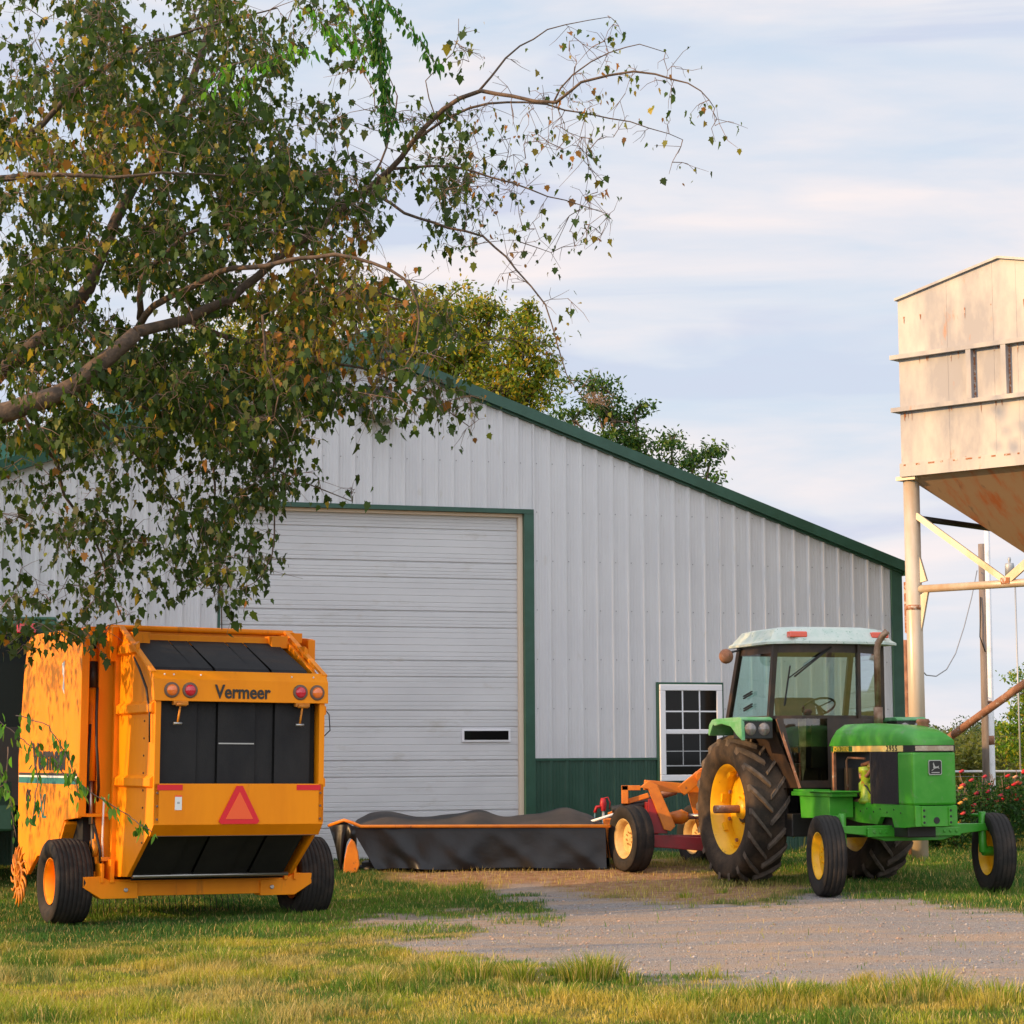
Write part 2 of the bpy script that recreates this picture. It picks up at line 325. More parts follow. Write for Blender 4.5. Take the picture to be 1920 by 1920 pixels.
bwv = N(t, 'ShaderNodeSeparateColor'); t.links.new(vor.outputs['Color'], bwv.inputs[0])
stones = ramp(bwv.outputs[0], [(0, (.24, .225, .22)), (.5, (.34, .315, .305)), (1, (.50, .46, .44))])
sand = ramp(gn(30, 8), [(.3, (.40, .29, .21)), (.7, (.56, .43, .33))])
sfac = N(t, 'ShaderNodeMapRange'); sfac.inputs['From Min'].default_value = .42; sfac.inputs['From Max'].default_value = .60; mpt = N(t, 'ShaderNodeMapping'); mpt.inputs['Scale'].default_value = (.28, 1.15, 1); t.links.new(tcg.outputs['Object'], mpt.inputs[0]); ntr = N(t, 'ShaderNodeTexNoise'); ntr.inputs['Scale'].default_value = 1.6; ntr.inputs['Detail'].default_value = 8; ntr.inputs['Roughness'].default_value = .6; t.links.new(mpt.outputs[0], ntr.inputs['Vector']); t.links.new(ntr.outputs['Fac'], sfac.inputs['Value'])
gravc = gmix(sfac.outputs[0], stones, sand)
dirtc = ramp(gn(7, 8, .7), [(.3, (.26, .13, .065)), (.5, (.42, .24, .13)), (.68, (.52, .36, .22))])
c1 = gmix(sep.outputs[1], grassc, dirtc); c2 = gmix(sep.outputs[0], c1, gravc)
t.links.new(c2, b.inputs['Base Color'])
bp = N(t, 'ShaderNodeBump'); bp.inputs['Strength'].default_value = .9; bp.inputs['Distance'].default_value = .03
ma = N(t, 'ShaderNodeMath'); ma.operation = 'ADD'; t.links.new(vor.outputs['Distance'], ma.inputs[0]); t.links.new(gn(25, 6, .7), ma.inputs[1]); t.links.new(ma.outputs[0], bp.inputs['Height']); t.links.new(bp.outputs[0], b.inputs['Normal'])
cols = np.zeros((nx * ny, 3), np.float32); cols[:, 0] = g_.ravel(); cols[:, 1] = d_.ravel()
ground = raw_mesh('ground', np.stack([X, Y, Zg], -1).reshape(-1, 3), F, GM, col=cols, smooth=True)
tag(ground, 'grassy farmyard ground with a gravel drive', 'ground', kind='structure')

# grass blades -------------------------------------------------------
def blades(name, n, x0, x1, y0, y1, hfun, wid, dens, colf, label):
    x = rng.uniform(x0, x1, n); y = rng.uniform(y0, y1, n)
    g, d, px, py = zones(x, y); k = (rng.random(n) < dens(x, y, g, d, px, py)) & (px > -80) & (px < 2000)
    x, y, g, d, px, py = [q[k] for q in (x, y, g, d, px, py)]; n = len(x); z = ground_z(x, y)
    h = hfun(x, y, px, py) * rng.uniform(.5, 1.3, n); a = rng.uniform(0, 2 * PI, n); lean = rng.uniform(.1, .9, n) * h; w = wid * rng.uniform(.6, 1.3, n)
    ca, sa = np.cos(a), np.sin(a); la = rng.uniform(0, 2 * PI, n); lx, ly = np.cos(la) * lean, np.sin(la) * lean
    V = np.zeros((n, 5, 3)); 
    V[:, 0] = np.stack([x - ca * w, y - sa * w, z - .01], -1); V[:, 1] = np.stack([x + ca * w, y + sa * w, z - .01], -1)
    V[:, 2] = np.stack([x + ca * w * .7 + lx * .35, y + sa * w * .7 + ly * .35, z + h * .6], -1); V[:, 3] = np.stack([x - ca * w * .7 + lx * .35, y - sa * w * .7 + ly * .35, z + h * .6], -1)
    V[:, 4] = np.stack([x + lx, y + ly, z + h], -1)
    i0 = np.arange(n)[:, None] * 5
    T = np.concatenate([i0 + np.array([0, 1, 2]), i0 + np.array([0, 2, 3]), i0 + np.array([3, 2, 4])], 1).reshape(-1, 3)
    c = colf(x, y, px, py, n, d); o = raw_mesh(name, V.reshape(-1, 3), T, GRASS, col=np.repeat(c, 5, 0)); tag(o, label, 'grass', kind='stuff'); return o
GR = np.array([.11, .21, .022]); YG = np.array([.31, .33, .035]); TAN = np.array([.58, .44, .17]); DG = np.array([.045, .125, .02]); OR = np.array([.52, .37, .07])
def lerp(a, b, t): return a * (1 - t[:, None]) + b * t[:, None]
def col_near(x, y, px, py, n, d):
    t = sst(.40, .60, fbm(x, y, 1.1, 3)); c = lerp(GR * .85, YG, t); t3 = sst(.54, .64, fbm(x, y, 1.7, 41)); c = lerp(c, (TAN * .85)[None, :], t3 * .75); t4 = sst(.6, .7, fbm(x, y, 2.6, 51)); c = lerp(c, (DG * 1.2)[None, :], t4 * .7); t2 = sst(.52, .75, fbm(x, y, 2.3, 8) + .10 * sst(1800, 1880, py) * sst(500, 1000, px)); c = lerp(c, OR[None, :], t2 * .6)
    c = np.where((rng.random(n) < .13)[:, None], TAN[None, :], c); return c * rng.uniform(.65, 1.25, n)[:, None]
def col_far(x, y, px, py, n, d):
    t = sst(.4, .7, fbm(x, y, .9, 6)); c = lerp(DG * 1.1, GR * 1.05, t); c = np.where((rng.random(n) < .12)[:, None], TAN[None, :] * .9, c)
    c = lerp(c, (TAN * .75 + OR * .15)[None, :], np.clip(d * 1.3, 0, 1) * .85); return c * rng.uniform(.6, 1.25, n)[:, None]
def tuft(x, y): return sst(.42, .72, fbm(x, y, 2.2, 21))
blades('foreground_grass', 230000, -4.6, 4.8, 12.2, 19.5, lambda x, y, px, py: np.where(py > 1800, .030 + .065 * tuft(x, y) ** 2, .024 + .035 * tuft(x, y)), .0032,
       lambda x, y, g, d, px, py: np.clip(1 - g * 1.02, 0.006, 1) * (.35 + .75 * sst(.3, .6, fbm(x, y, 3.1, 31))), col_near, 'uneven yellow green grass in front of the gravel drive')
blades('yard_grass', 300000, -7.5, 8.5, 19.5, 31.5, lambda x, y, px, py: .030 + .045 * tuft(x, y), .004,
       lambda x, y, g, d, px, py: np.clip(1 - g * 1.03, 0.004, 1) * (1 - .86 * d) * (.5 + .5 * sst(.3, .6, fbm(x, y, 2.1, 31))), col_far, 'short green yard grass around the machines')
blades('field_grass', 90000, 3, 15, 31.5, 60, lambda x, y, px, py: .12 + .25 * tuft(x, y), .012, lambda x, y, g, d, px, py: np.ones(len(x)),
       lambda x, y, px, py, n, d: lerp(YG * .8, TAN[None, :], rng.random(n) * .8) * rng.uniform(.7, 1.2, n)[:, None], 'tall dry field grass behind the rose bushes')
def tufts(spots_, label):
    V_, T_, C_ = [], [], []; o = 0
    for px_, py_, rad, hh, nb in spots_:
        Y_ = 20.
        for _ in range(6): Y_ = Y_ * 1.0 + (FPX * (EYE - gz(at(px_, py_, Y_)[0], Y_)) / (py_ - 1415) - Y_) * .9
        X_ = at(px_, py_, Y_)[0]
        for _ in range(nb):
            a = random.uniform(0, 2 * PI); r_ = rad * random.random() ** .7; x_ = X_ + math.cos(a) * r_; y_ = Y_ + math.sin(a) * r_ * .6; z_ = gz(x_, y_); h_ = hh * random.uniform(.5, 1.25); la = a + random.uniform(-.6, .6); le = h_ * random.uniform(.15, .95); w_ = .0035; ca, sa = math.cos(la + PI / 2) * w_, math.sin(la + PI / 2) * w_
            V_ += [(x_ - ca, y_ - sa, z_ - .01), (x_ + ca, y_ + sa, z_ - .01), (x_ + ca * .8 + math.cos(la) * le * .35, y_ + sa * .8 + math.sin(la) * le * .35, z_ + h_ * .6), (x_ - ca * .8 + math.cos(la) * le * .35, y_ - sa * .8 + math.sin(la) * le * .35, z_ + h_ * .6), (x_ + math.cos(la) * le, y_ + math.sin(la) * le, z_ + h_)]
            T_ += [(o, o + 1, o + 2), (o, o + 2, o + 3), (o + 3, o + 2, o + 4)]; o += 5; u = random.random(); c_ = (YG * u + GR * (1 - u)) if random.random() > .25 else TAN; C_ += [c_ * random.uniform(.7, 1.2)] * 5
    tag(raw_mesh('grass_tufts', V_, T_, GRASS, col=np.array(C_)), label, 'grass', kind='stuff')
tufts([(975,1838,.10,.16,260),(1100,1832,.20,.17,420),(1130,1826,.16,.16,260),(1180,1838,.06,.10,60),(830,1822,.25,.13,380),(900,1826,.16,.14,240),(700,1836,.10,.12,120),(705,1846,.12,.12,150),(400,1800,.25,.13,300),(1040,1820,.08,.08,80),(1460,1868,.35,.12,420),(1720,1868,.4,.13,420),(1740,1862,.2,.16,200),(1330,1872,.3,.10,280),(1870,1872,.3,.12,280),(1590,1872,.35,.11,320),(1290,1680,.14,.07,70),(1355,1672,.10,.07,60),(1245,1668,.06,.05,30),(1020,1858,.3,.08,200)], 'coarse grass tufts along the near edge of the gravel')
# gravel stones
n = 34000; x = rng.uniform(-2.5, 5.6, n); y = rng.uniform(14.0, 24.5, n); g, d, px, py = zones(x, y); k = (rng.random(n) < g * .7 + d * .15 + .012) & (px < 1990); x, y = x[k], y[k]; n = len(x)
oct_v = np.array([(1, 0, 0), (0, 1, 0), (-1, 0, 0), (0, -1, 0), (0, 0, .7), (0, 0, -.5)]); oct_f = np.array([(0, 1, 4), (1, 2, 4), (2, 3, 4), (3, 0, 4), (1, 0, 5), (2, 1, 5), (3, 2, 5), (0, 3, 5)])
s = rng.gamma(1.6, .0024, n) + .0022; th = rng.uniform(0, PI, n); jit = rng.uniform(.6, 1.35, (n, 6, 1)); V = oct_v[None] * s[:, None, None] * jit
c, sn = np.cos(th)[:, None], np.sin(th)[:, None]; V = np.stack([V[..., 0] * c - V[..., 1] * sn, V[..., 0] * sn + V[..., 1] * c, V[..., 2]], -1) + np.stack([x, y, ground_z(x, y) + s * .15], -1)[:, None]
Fo = (np.arange(n)[:, None, None] * 6 + oct_f[None]).reshape(-1, 3); base = np.array([.36, .325, .305]) * rng.uniform(.6, 1.2, (n, 1)); wm = rng.random(n) < .35; base[wm] *= np.array([1.1, .85, .7])
tag(raw_mesh('gravel_stones', V.reshape(-1, 3), Fo, STONE, col=np.repeat(base, 6, 0)), 'loose grey and pinkish gravel stones on the drive', 'gravel', kind='stuff')

# ------------------------------------------------------------------ metal barn
FX, FY, FT = .29237, 30.3282, .316755
barn = empty('metal_barn', (FX, FY, .2), (0, 0, FT)); tag(barn, 'white metal barn with green trim and a large overhead door', 'barn')
# local: x along the facade (right), y into the building, z up minus .2
ZB = .2
RID, EAV_R, EAV_L, SL = -2.22, 5.55, -9.99, .349
def roofz(s, base=6.90): return base - abs(s - RID) * SL - ZB
def wall_cols(mb, s0, s1, botf, topf, mi=0, off=0.0, rib=.2286):
    prof = []; k0 = math.floor(s0 / rib) - 1
    for k in range(k0, int(s1 / rib) + 2):
        c = k * rib
        for ds, dy in ((-.042, 0), (-.014, -.027), (.012, -.027), (.028, 0), (.070, 0), (.074, -.004), (.080, 0), (.108, 0), (.114, -.004), (.120, 0), (.150, 0), (.155, -.004), (.160, 0)):
            prof.append((c + ds, dy))
    prof = [p for p in prof if s0 < p[0] < s1]; prof = [(s0, 0)] + prof + [(s1, 0)]
    vs = []; fs = []
    for s_, dy in prof: vs += [(s_, dy + off, botf(s_)), (s_, dy + off, topf(s_))]
    for i in range(len(prof) - 1): fs.append((2 * i, 2 * i + 2, 2 * i + 3, 2 * i + 1))
    mb.add(vs, fs, mi)
DT, DL, DR_ = 4.86 - ZB, -4.30, -.02; WT = 1.53 - ZB; WX0, WX1, WZ0, WZ1 = 1.79, 2.72, 1.23 - ZB, 2.55 - ZB
w = MB(); rz = lambda s_: roofz(s_)
wall_cols(w, EAV_L, DL - .005, lambda s_: WT, rz); wall_cols(w, DL - .005, DR_, lambda s_: DT, rz)
wall_cols(w, DR_, WX0, lambda s_: WT, rz); wall_cols(w, WX0, WX1, lambda s_: WZ1, rz); wall_cols(w, WX1, EAV_R, lambda s_: WT, rz)
for r_ in range(8):                                             # screw rows
    zz = 5.55 - .667 * r_ - ZB
    for k in range(-43, 24):
        s_ = k * .2286 + .045
        if zz > roofz(s_) - .05 or (DL - .1 < s_ < DR_ and zz < DT + .05) or (WX0 < s_ < WX1 and zz < WZ1 + .05) or zz < WT + .02: continue
        w.box(s_ - .006, s_ + .006, -.008, 0.001, zz - .006, zz + .006, 1)
w.build('wall', [SIDING, SCREW], barn)
sw = MB(); sw.add([(EAV_R, 0, 0), (EAV_R, 16, 0), (EAV_R, 16, roofz(EAV_R)), (EAV_R, 0, roofz(EAV_R))], [(0, 1, 2, 3)]); sw.add([(EAV_L, 0, 0), (EAV_L, 16, 0), (EAV_L, 16, roofz(EAV_L)), (EAV_L, 0, roofz(EAV_L))], [(3, 2, 1, 0)])
sw.add([(EAV_L, 16, 0), (EAV_R, 16, 0), (EAV_R, 16, roofz(EAV_R)), (RID, 16, roofz(RID)), (EAV_L, 16, roofz(EAV_L))], [(0, 1, 2, 3, 4)]); sw.build('side_wall', SIDING, barn)
g = MB(); wall_cols(g, EAV_L, DL - .036, lambda s_: -.45, lambda s_: WT, 0, .003); g.build('wainscot', GREEN_P, barn)
g = MB()
for a, bb in ((DR_, WX0), (WX0, WX1), (WX1, EAV_R)):
    wall_cols(g, a, bb, lambda s_: -.45, (lambda s_: WZ0) if a == WX0 else (lambda s_: WT), 0, .003)
g.build('wainscot', GREEN_P, barn)
f = MB()
for a, bb in ((DR_, WX0 - .02), (WX1 + .02, EAV_R - .16), (EAV_L, DL - .12)):
    f = MB(); f.box(a, bb, -.033, -.025, WT - .012, WT + .02); f.build('belt_trim', GREEN_T, barn)
for a, bb in ((5.385, 5.56), (EAV_L - .01, EAV_L + .15)):
    f = MB(); f.box(a, bb, -.035, .14, -.4, roofz((a + bb) / 2)); f.build('corner_trim', GREEN_T, barn, bevel=.004)
rf = MB()                                                        # roof sheets
oh = .10
for s0, s1 in ((RID, EAV_R + .10), (RID, EAV_L - .10)):
    z0, z1 = roofz(s0) + .10, roofz(s1) + .10
    rf.add([(s0, -oh, z0), (s1, -oh, z1), (s1, 16.1, z1), (s0, 16.1, z0), (s0, -oh, z0 - .04), (s1, -oh, z1 - .04), (s1, 16.1, z1 - .04), (s0, 16.1, z0 - .04)], [(0, 1, 2, 3) if s1 > s0 else (3, 2, 1, 0), (7, 6, 5, 4), (0, 4, 5, 1), (1, 5, 6, 2)])
rf.build('roof', TEAL, barn)
tr = MB()
def rake(mb, s0, s1, dz0, dz1, y0, y1, mi=0):
    mb.prism([(s0, roofz(s0) + dz0), (s1, roofz(s1) + dz0), (s1, roofz(s1) + dz1), (s0, roofz(s0) + dz1)], 'y', y0, y1, mi)
rake(tr, RID, EAV_R + .04, -.005, .145, -.125, -.02); rake(tr, RID, EAV_R + .02, -.035, .02, -.06, -.001)
rake(tr, EAV_L - .06, RID, -.06, .14, -.125, -.02); rake(tr, EAV_L - .06, RID - .05, .14, .40, -.115, .3, 1); rake(tr, EAV_L - .06, RID - .05, .40, .425, -.118, .3, 2)
tr.prism([(EAV_R + .03, roofz(EAV_R) - .06), (EAV_R + .13, roofz(EAV_R) - .055), (EAV_R + .17, roofz(EAV_R) + .06), (EAV_R + .10, roofz(EAV_R) + .065), (EAV_R + .03, roofz(EAV_R) + .13)], 'y', -.14, 16)
tr.build('rake_trim', [GREEN_T, TEAL, WHITE], barn)
jb = MB(); jb.box(DL - .035, DR_ + .01, -.045, .0, DT - .005, DT + .055); jb.box(DR_ - .125, DR_ + .012, -.040, .10, -.4, DT - .005); jb.box(DL - .035, DL, -.04, .10, -.4, DT - .005)
jb.build('door_trim', GREEN_T, barn)
jb = MB(); jb.box(DR_ - .185, DR_ - .127, .035, .13, -.3, DT - .05, 0); jb.box(DL + .002, DR_ - .127, .035, .13, DT - .05, DT - .006, 0); jb.build('door_jamb', CREAM, barn)
# overhead door
dpf = []; zc = DT - .02; per = .662
while zc > -.3:
    top = zc
    for dz, dy in ((0, .022), (-.012, .022), (-.02, 0), (-.075, 0), (-.080, .006), (-.085, 0), (-.12, 0), (-.126, .006), (-.132, 0), (-.165, 0), (-.170, .006), (-.176, 0), (-.205, 0), (-.218, .018), (-.226, .018), (-.236, 0),
                   (-.28, 0), (-.286, .006), (-.292, 0), (-.355, 0), (-.360, .006), (-.366, 0), (-.45, 0), (-.456, .006), (-.462, 0), (-.54, 0), (-.546, .006), (-.552, 0), (-.60, 0), (-.606, .006), (-.612, 0), (-.65, 0)):
        dpf.append((top + dz, dy))
    zc -= per
d = MB(); x0, x1 = DL + .003, DR_ - .18; d.add([p for z_, y_ in dpf for p in ((x0, .10 + y_, z_), (x1, .10 + y_, z_))], [(2 * i, 2 * i + 2, 2 * i + 3, 2 * i + 1) for i in range(len(dpf) - 1)])
dr = d.build('overhead_door', DOORW, barn)
dw = MB(); dw.box(-1.0, -.32, .075, .11, 1.775 - ZB, 1.945 - ZB, 0); dw.box(-.97, -.35, .070, .10, 1.80 - ZB, 1.92 - ZB, 1); dw.build('door_window', [VINYL, DARKG], dr)
# window
win = MB(); win.box(WX0 - .03, WX1 + .03, -.04, .02, WZ0 - .035, WZ1 + .03); wo = win.build('window', GREEN_T, barn)
fr = MB()
def rectframe(mb, a, bb, c, e_, y0, y1, t_, mi=0):
    mb.box(a, bb, y0, y1, e_ - t_, e_, mi); mb.box(a, bb, y0, y1, c, c + t_, mi); mb.box(a, a + t_, y0, y1, c + t_, e_ - t_, mi); mb.box(bb - t_, bb, y0, y1, c + t_, e_ - t_, mi)
rectframe(fr, WX0, WX1, WZ0, WZ1, -.075, -.04, .085); zm = (WZ0 + WZ1) / 2 - .02; fr.box(WX0 + .085, WX1 - .085, -.073, -.042, zm, zm + .065); fr.build('window_frame', VINYL, wo, bevel=.008)
gp = MB(); gp.box(WX0 + .08, WX1 - .08, -.055, -.045, WZ0 + .08, WZ1 - .08); gp.build('pane', DARKG, wo)
mu = MB(); iw = WX1 - WX0 - .17
for i in (1, 2):
    xx = WX0 + .085 + iw * i / 3; mu.box(xx - .010, xx + .010, -.062, -.056, zm + .065, WZ1 - .085); mu.box(xx - .006, xx + .006, -.060, -.056, WZ0 + .22, zm, 1)
mu.box(WX0 + .085, WX1 - .085, -.061, -.057, zm + .30, zm + .32); mu.box(WX0 + .085, WX1 - .085, -.0605, -.0565, WZ0 + .40, WZ0 + .412, 1); mu.box(WX0 + .085, WX1 - .085, -.0605, -.0565, WZ0 + .20, WZ0 + .215, 1)
mu.build('muntin', [VINYL, MUNT], wo)
gv = MB(); gv.box(-2.45, -2.02, -.10, 0, 6.40 - ZB, 6.50 - ZB); gv.box(-2.45, -2.36, -.06, 0, 6.10 - ZB, 6.40 - ZB); gv.prism([(-.35, 0), (-.02, 0), (-.02, .06), (-.3, .03)], 'x', -2.35, -1.98, 1, Matrix.Translation((0, 0, 6.03 - ZB)))
gv.build('gable_light', [BLK, GALV], barn)

# ------------------------------------------------------------------ wheels
def ribbed_tire(r, w, ribs, n=48):
    m = MB(); hw = w / 2; ri = r * .56; prof = [(ri, -hw * .62), (ri + .01, -hw * .75), (r * .72, -hw * .98), (r * .84, -hw), (r * .93, -hw * .95), (r * .975, -hw * .86)]
    k = ribs * 2 - 1
    for i in range(ribs):
        a = -hw * .84 + (2 * hw * .84) * (i / ribs); b_ = -hw * .84 + (2 * hw * .84) * ((i + 1) / ribs); c_ = lambda y: r - .018 * (abs(y) / hw) ** 2
        g_ = (b_ - a) * .10
        prof += [(c_(a) - .012, a + .0005), (c_(a), a + g_), (c_(b_), b_ - g_), (c_(b_) - .012, b_ - .0005)]
    prof += [(r * .975, hw * .86), (r * .93, hw * .95), (r * .84, hw), (r * .72, hw * .98), (ri + .01, hw * .75), (ri, hw * .62)]
    m.lathe(prof, n); return m
def lug_tire(r, w, n=40, lugs=18):
    m = MB(); hw = w / 2; rc = r - .055; ri = r * .60
    prof = [(ri, -hw * .60), (ri + .01, -hw * .78), (r * .74, -hw * .99), (r * .86, -hw), (r * .93, -hw * .92), (rc, -hw * .72), (rc + .008, 0), (rc, hw * .72), (r * .93, hw * .92), (r * .86, hw), (r * .74, hw * .99), (ri + .01, hw * .78), (ri, hw * .60)]
    m.lathe(prof, 56)
    for sd_ in (-1, 1):
        for i in range(lugs):
            t0 = 2 * PI * (i + (.5 if sd_ > 0 else 0)) / lugs; secs = []
            for u, yy, rr in ((0, -.02, r), (.35, .35, r), (.7, .72, r - .010), (1, .985, r - .035)):
                th = t0 + .34 * u; y_ = sd_ * hw * yy; wd = .045 + .018 * u; dth = wd / r / 2 * 1.3
                low = rc - .02 if u < .9 else r * .88
                secs.append([(th - dth, y_, low), (th - dth * .7, y_, rr), (th + dth * .7, y_, rr), (th + dth, y_, low)])
            secs.append([(q[0] + .01, sd_ * hw * .995, q[2] - .045 if j in (1, 2) else r * .85) for j, q in enumerate(secs[-1])])
            vs = [(math.cos(a) * rr, y_, math.sin(a) * rr) for sc in secs for a, y_, rr in sc]
            fs = [(k_ * 4 + j, k_ * 4 + j + 1, (k_ + 1) * 4 + j + 1, (k_ + 1) * 4 + j) for k_ in range(len(secs) - 1) for j in range(3)] + [(0, 1, 2, 3), tuple(range(len(vs) - 4, len(vs)))[::-1]]
            if sd_ < 0: fs = [q[::-1] for q in fs]
            m.add(vs, fs, 1)
    return m
def rim(r, w, dish, sgn):
    """open rim, disc set back; sgn = outer side along y"""
    m = MB(); hw = w / 2 * sgn
    m.lathe([(r * 1.0, hw * .98), (r * 1.03, hw * 1.0), (r * 1.0, hw * .93), (r * .93, hw * .88), (r * .90, hw * .45), (r * .84, hw * .30), (r * .84, -hw * .30), (r * .92, -hw * .6), (r * 1.0, -hw * .95)][::int(-sgn)], 48)
    m.lathe([(r * .86, hw * dish), (r * .80, hw * dish), (r * .62, hw * (dish + .14)), (r * .40, hw * (dish + .10)), (r * .24, hw * (dish + .04)), (.001, hw * (dish + .04))][::int(-sgn)], 40)
    m.lathe([(r * .86, hw * dish - .012 * sgn), (.001, hw * dish - .012 * sgn)][::int(sgn)], 40)
    return m
def make_wheel(parent, loc, r, w, rimr, kind, paint, sgn, ribs=5, tm=TIRE, dish=.2, yaw=0, bolts=8):
    wh = rim(rimr, w * .82, dish, sgn)
    for i in range(bolts):
        a = 2 * PI * i / bolts + .2; wh.lathe([(.001, .012), (.012, .012), (.014, -.012)], 6, (math.cos(a) * rimr * .32, w * .41 * sgn * (dish + .08), math.sin(a) * rimr * .32), 'y', 0, False)
    o = wh.build('wheel', paint, parent, loc); o.rotation_euler = (0, 0, yaw)
    t_ = (lug_tire(r, w) if kind == 'lug' else ribbed_tire(r, w, ribs)); t_.build('tyre', [tm, LUG], o)
    return o

def text_mb(txt, size, depth=.002, offset=0.0, shear=0., spacing=1., wscale=1.):
    cu = bpy.data.curves.new('t', 'FONT'); cu.body = txt; cu.size = size; cu.extrude = depth; cu.offset = offset; cu.shear = shear; cu.space_character = spacing; cu.align_x = 'CENTER'; cu.resolution_u = 3
    ob = bpy.data.objects.new('t', cu); scn.collection.objects.link(ob); dg = bpy.context.evaluated_depsgraph_get(); dg.update()
    me = bpy.data.meshes.new_from_object(ob.evaluated_get(dg)); vs = [(v.co.x * wscale, v.co.y, v.co.z) for v in me.vertices]; fs = [tuple(p.vertices) for p in me.polygons]
    bpy.data.objects.remove(ob); bpy.data.curves.remove(cu); bpy.data.meshes.remove(me)
    m = MB(); m.add(vs, fs); return m
def place_text(mbt, name, mt, parent, org, right, upv):
    r_ = Vector(right).normalized(); u_ = Vector(upv).normalized(); n_ = r_.cross(u_); xf = Matrix((r_, u_, n_)).transposed().to_4x4(); xf.translation = Vector(org)
    mbt.v = [tuple(xf @ Vector(v)) for v in mbt.v]; return mbt.build(name, mt, parent)

# ------------------------------------------------------------------ round baler (x forward, y left, z up)
BX, BY = -3.22, 22.27
baler = empty('round_baler', (BX, BY, .0), (.011, 0, R(117))); tag(baler, 'orange-yellow round hay baler seen from its rear, parked on the grass', 'baler')
side = [(-.30, .45), (-.72, .47), (-1.45, .96), (-1.47, 2.12), (-1.42, 2.32), (-.42, 2.80), (-.28, 2.80)]
for sg in (1, -1):
    m = MB(); m.prism(side, 'y', sg * .79, sg * .83, 0)
    for z0 in (2.55, 1.98, 1.30):
        xe = -1.44 if z0 < 2.3 else -.95
        m.prism([(.83, z0), (.865, z0 + .02), (.865, z0 + .09), (.83, z0 + .12)] if sg > 0 else [(-.83, z0), (-.865, z0 + .02), (-.865, z0 + .09), (-.83, z0 + .12)], 'x', xe, -.34, 0)
    m.bar((-1.44, sg * .845, 2.36), (-.40, sg * .845, 2.83), .05, .03, 0)            # sloping top flange
    m.box(-.34, -.29, sg * .79, sg * .875, .46, 2.80, 0); m.box(-1.475, -1.43, sg * .78, sg * .835, .98, 2.1, 0)
    for q in range(9): m.disc(.010, (-1.15, sg * .832, .8 + q * .16), 'y', 8, 1, .006)
    m.build('tailgate_side', [YEL, BLK], baler, bevel=.004)
m = MB()
m.box(-1.475, -1.445, -.83, .83, .97, 1.345); m.prism([(-1.475, .97), (-1.445, .97), (-1.34, .865), (-1.37, .865)], 'y', -.83, .83)
for y_ in (-.80, .80):
    for z_ in (1.02, 1.14, 1.26): m.disc(.011, (-1.477, y_, z_), 'x', 8, 1, .006)
m.box(-1.376, -1.372, -.80, .80, .862, .868, 1)
m.build('rear_panel', [YEL, LENSRIM], baler, bevel=.003)
m = MB(); m.prism([(-1.50, 2.10), (-1.49, 2.30), (-1.42, 2.385), (-1.36, 2.385), (-1.36, 2.34), (-1.44, 2.27), (-1.45, 2.10)], 'y', -.86, .86)
for y_ in (.75, .66, -.72, .4, -.5): m.disc(.008, (-1.46, y_, 2.345), 'z', 8, 1, .008)
hood = m.build('light_hood', [YEL, WHITE], baler, bevel=.004)
place_text(text_mb('Vermeer', .175, .002, .0042, 0, 1.0, .86), 'lettering', TXT, hood, (-1.502, 0.0, 2.135), (0, -1, 0), (0, 0, 1))
for y_, mm in ((.69, LENS_O), (.515, LENS_R), (-.575, LENS_R), (-.745, LENS_O)):
    q = MB(); q.lathe([(.0001, -.030), (.035, -.028), (.052, -.016), (.052, .0)], 24, (-1.497, y_, 2.20), 'x', 0); q.lathe([(.052, -.014), (.070, -.014), (.074, 0), (.074, .01)], 24, (-1.497, y_, 2.20), 'x', 1); q.build('tail_light', [mm, LENSRIM], baler)
def belt_y(px_): return .80 - (px_ - 797) * .00191
bounds = [797, 1003, 1105, 1303, 1400, 1592]
bl = MB()
for i in range(5):
    y1, y0 = belt_y(bounds[i]) - .006, belt_y(bounds[i + 1]) + .006; dx = .0 if i % 2 == 0 else .03
    pts = [(-1.405 + dx, 1.20), (-1.405 + dx, 2.20), (-1.36 + dx, 2.36), (-1.28 + dx, 2.42), (-.42, 2.74), (-.38, 2.70)]
    for j in range(len(pts) - 1):
        a, b_ = pts[j], pts[j + 1]; bl.add([(a[0], y0, a[1]), (a[0], y1, a[1]), (b_[0], y1, b_[1]), (b_[0], y0, b_[1])], [(3, 2, 1, 0)], 0)
    pts = [(-1.405 + dx, 1.20), (-1.32 + dx, .90), (-.78 + dx, .50), (-.60, .46)]
    for j in range(len(pts) - 1):
        a, b_ = pts[j], pts[j + 1]; bl.add([(a[0], y0, a[1]), (a[0], y1, a[1]), (b_[0], y1, b_[1]), (b_[0], y0, b_[1])], [(0, 1, 2, 3)], 0)
bl.box(-1.412, -1.404, belt_y(1295), belt_y(1112), 1.71, 1.722, 1)
bl.build('belt', [BELT, STEEL], baler)
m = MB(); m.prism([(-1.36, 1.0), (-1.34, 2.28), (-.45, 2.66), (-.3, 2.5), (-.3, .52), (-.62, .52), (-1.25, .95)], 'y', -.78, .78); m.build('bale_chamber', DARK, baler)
m = MB()
m.tube([(-.30, -.95, 2.83), (-.30, .95, 2.83)], .028, 10); m.box(-.50, -.44, -.80, .80, 2.70, 2.765); m.box(-.28, -.22, -.88, .88, 2.68, 2.86)
for sg in (1, -1):
    m.prism([(-.42, 2.83), (-.2, 2.86), (-.1, 2.62), (-.34, 2.5)], 'y', sg * .87, sg * .93); m.box(-.60, -.40, sg * .62, sg * .79, 2.66, 2.78)
m.build('top_bar', YEL, baler, bevel=.004)
m = MB()                                                     # front half of the frame
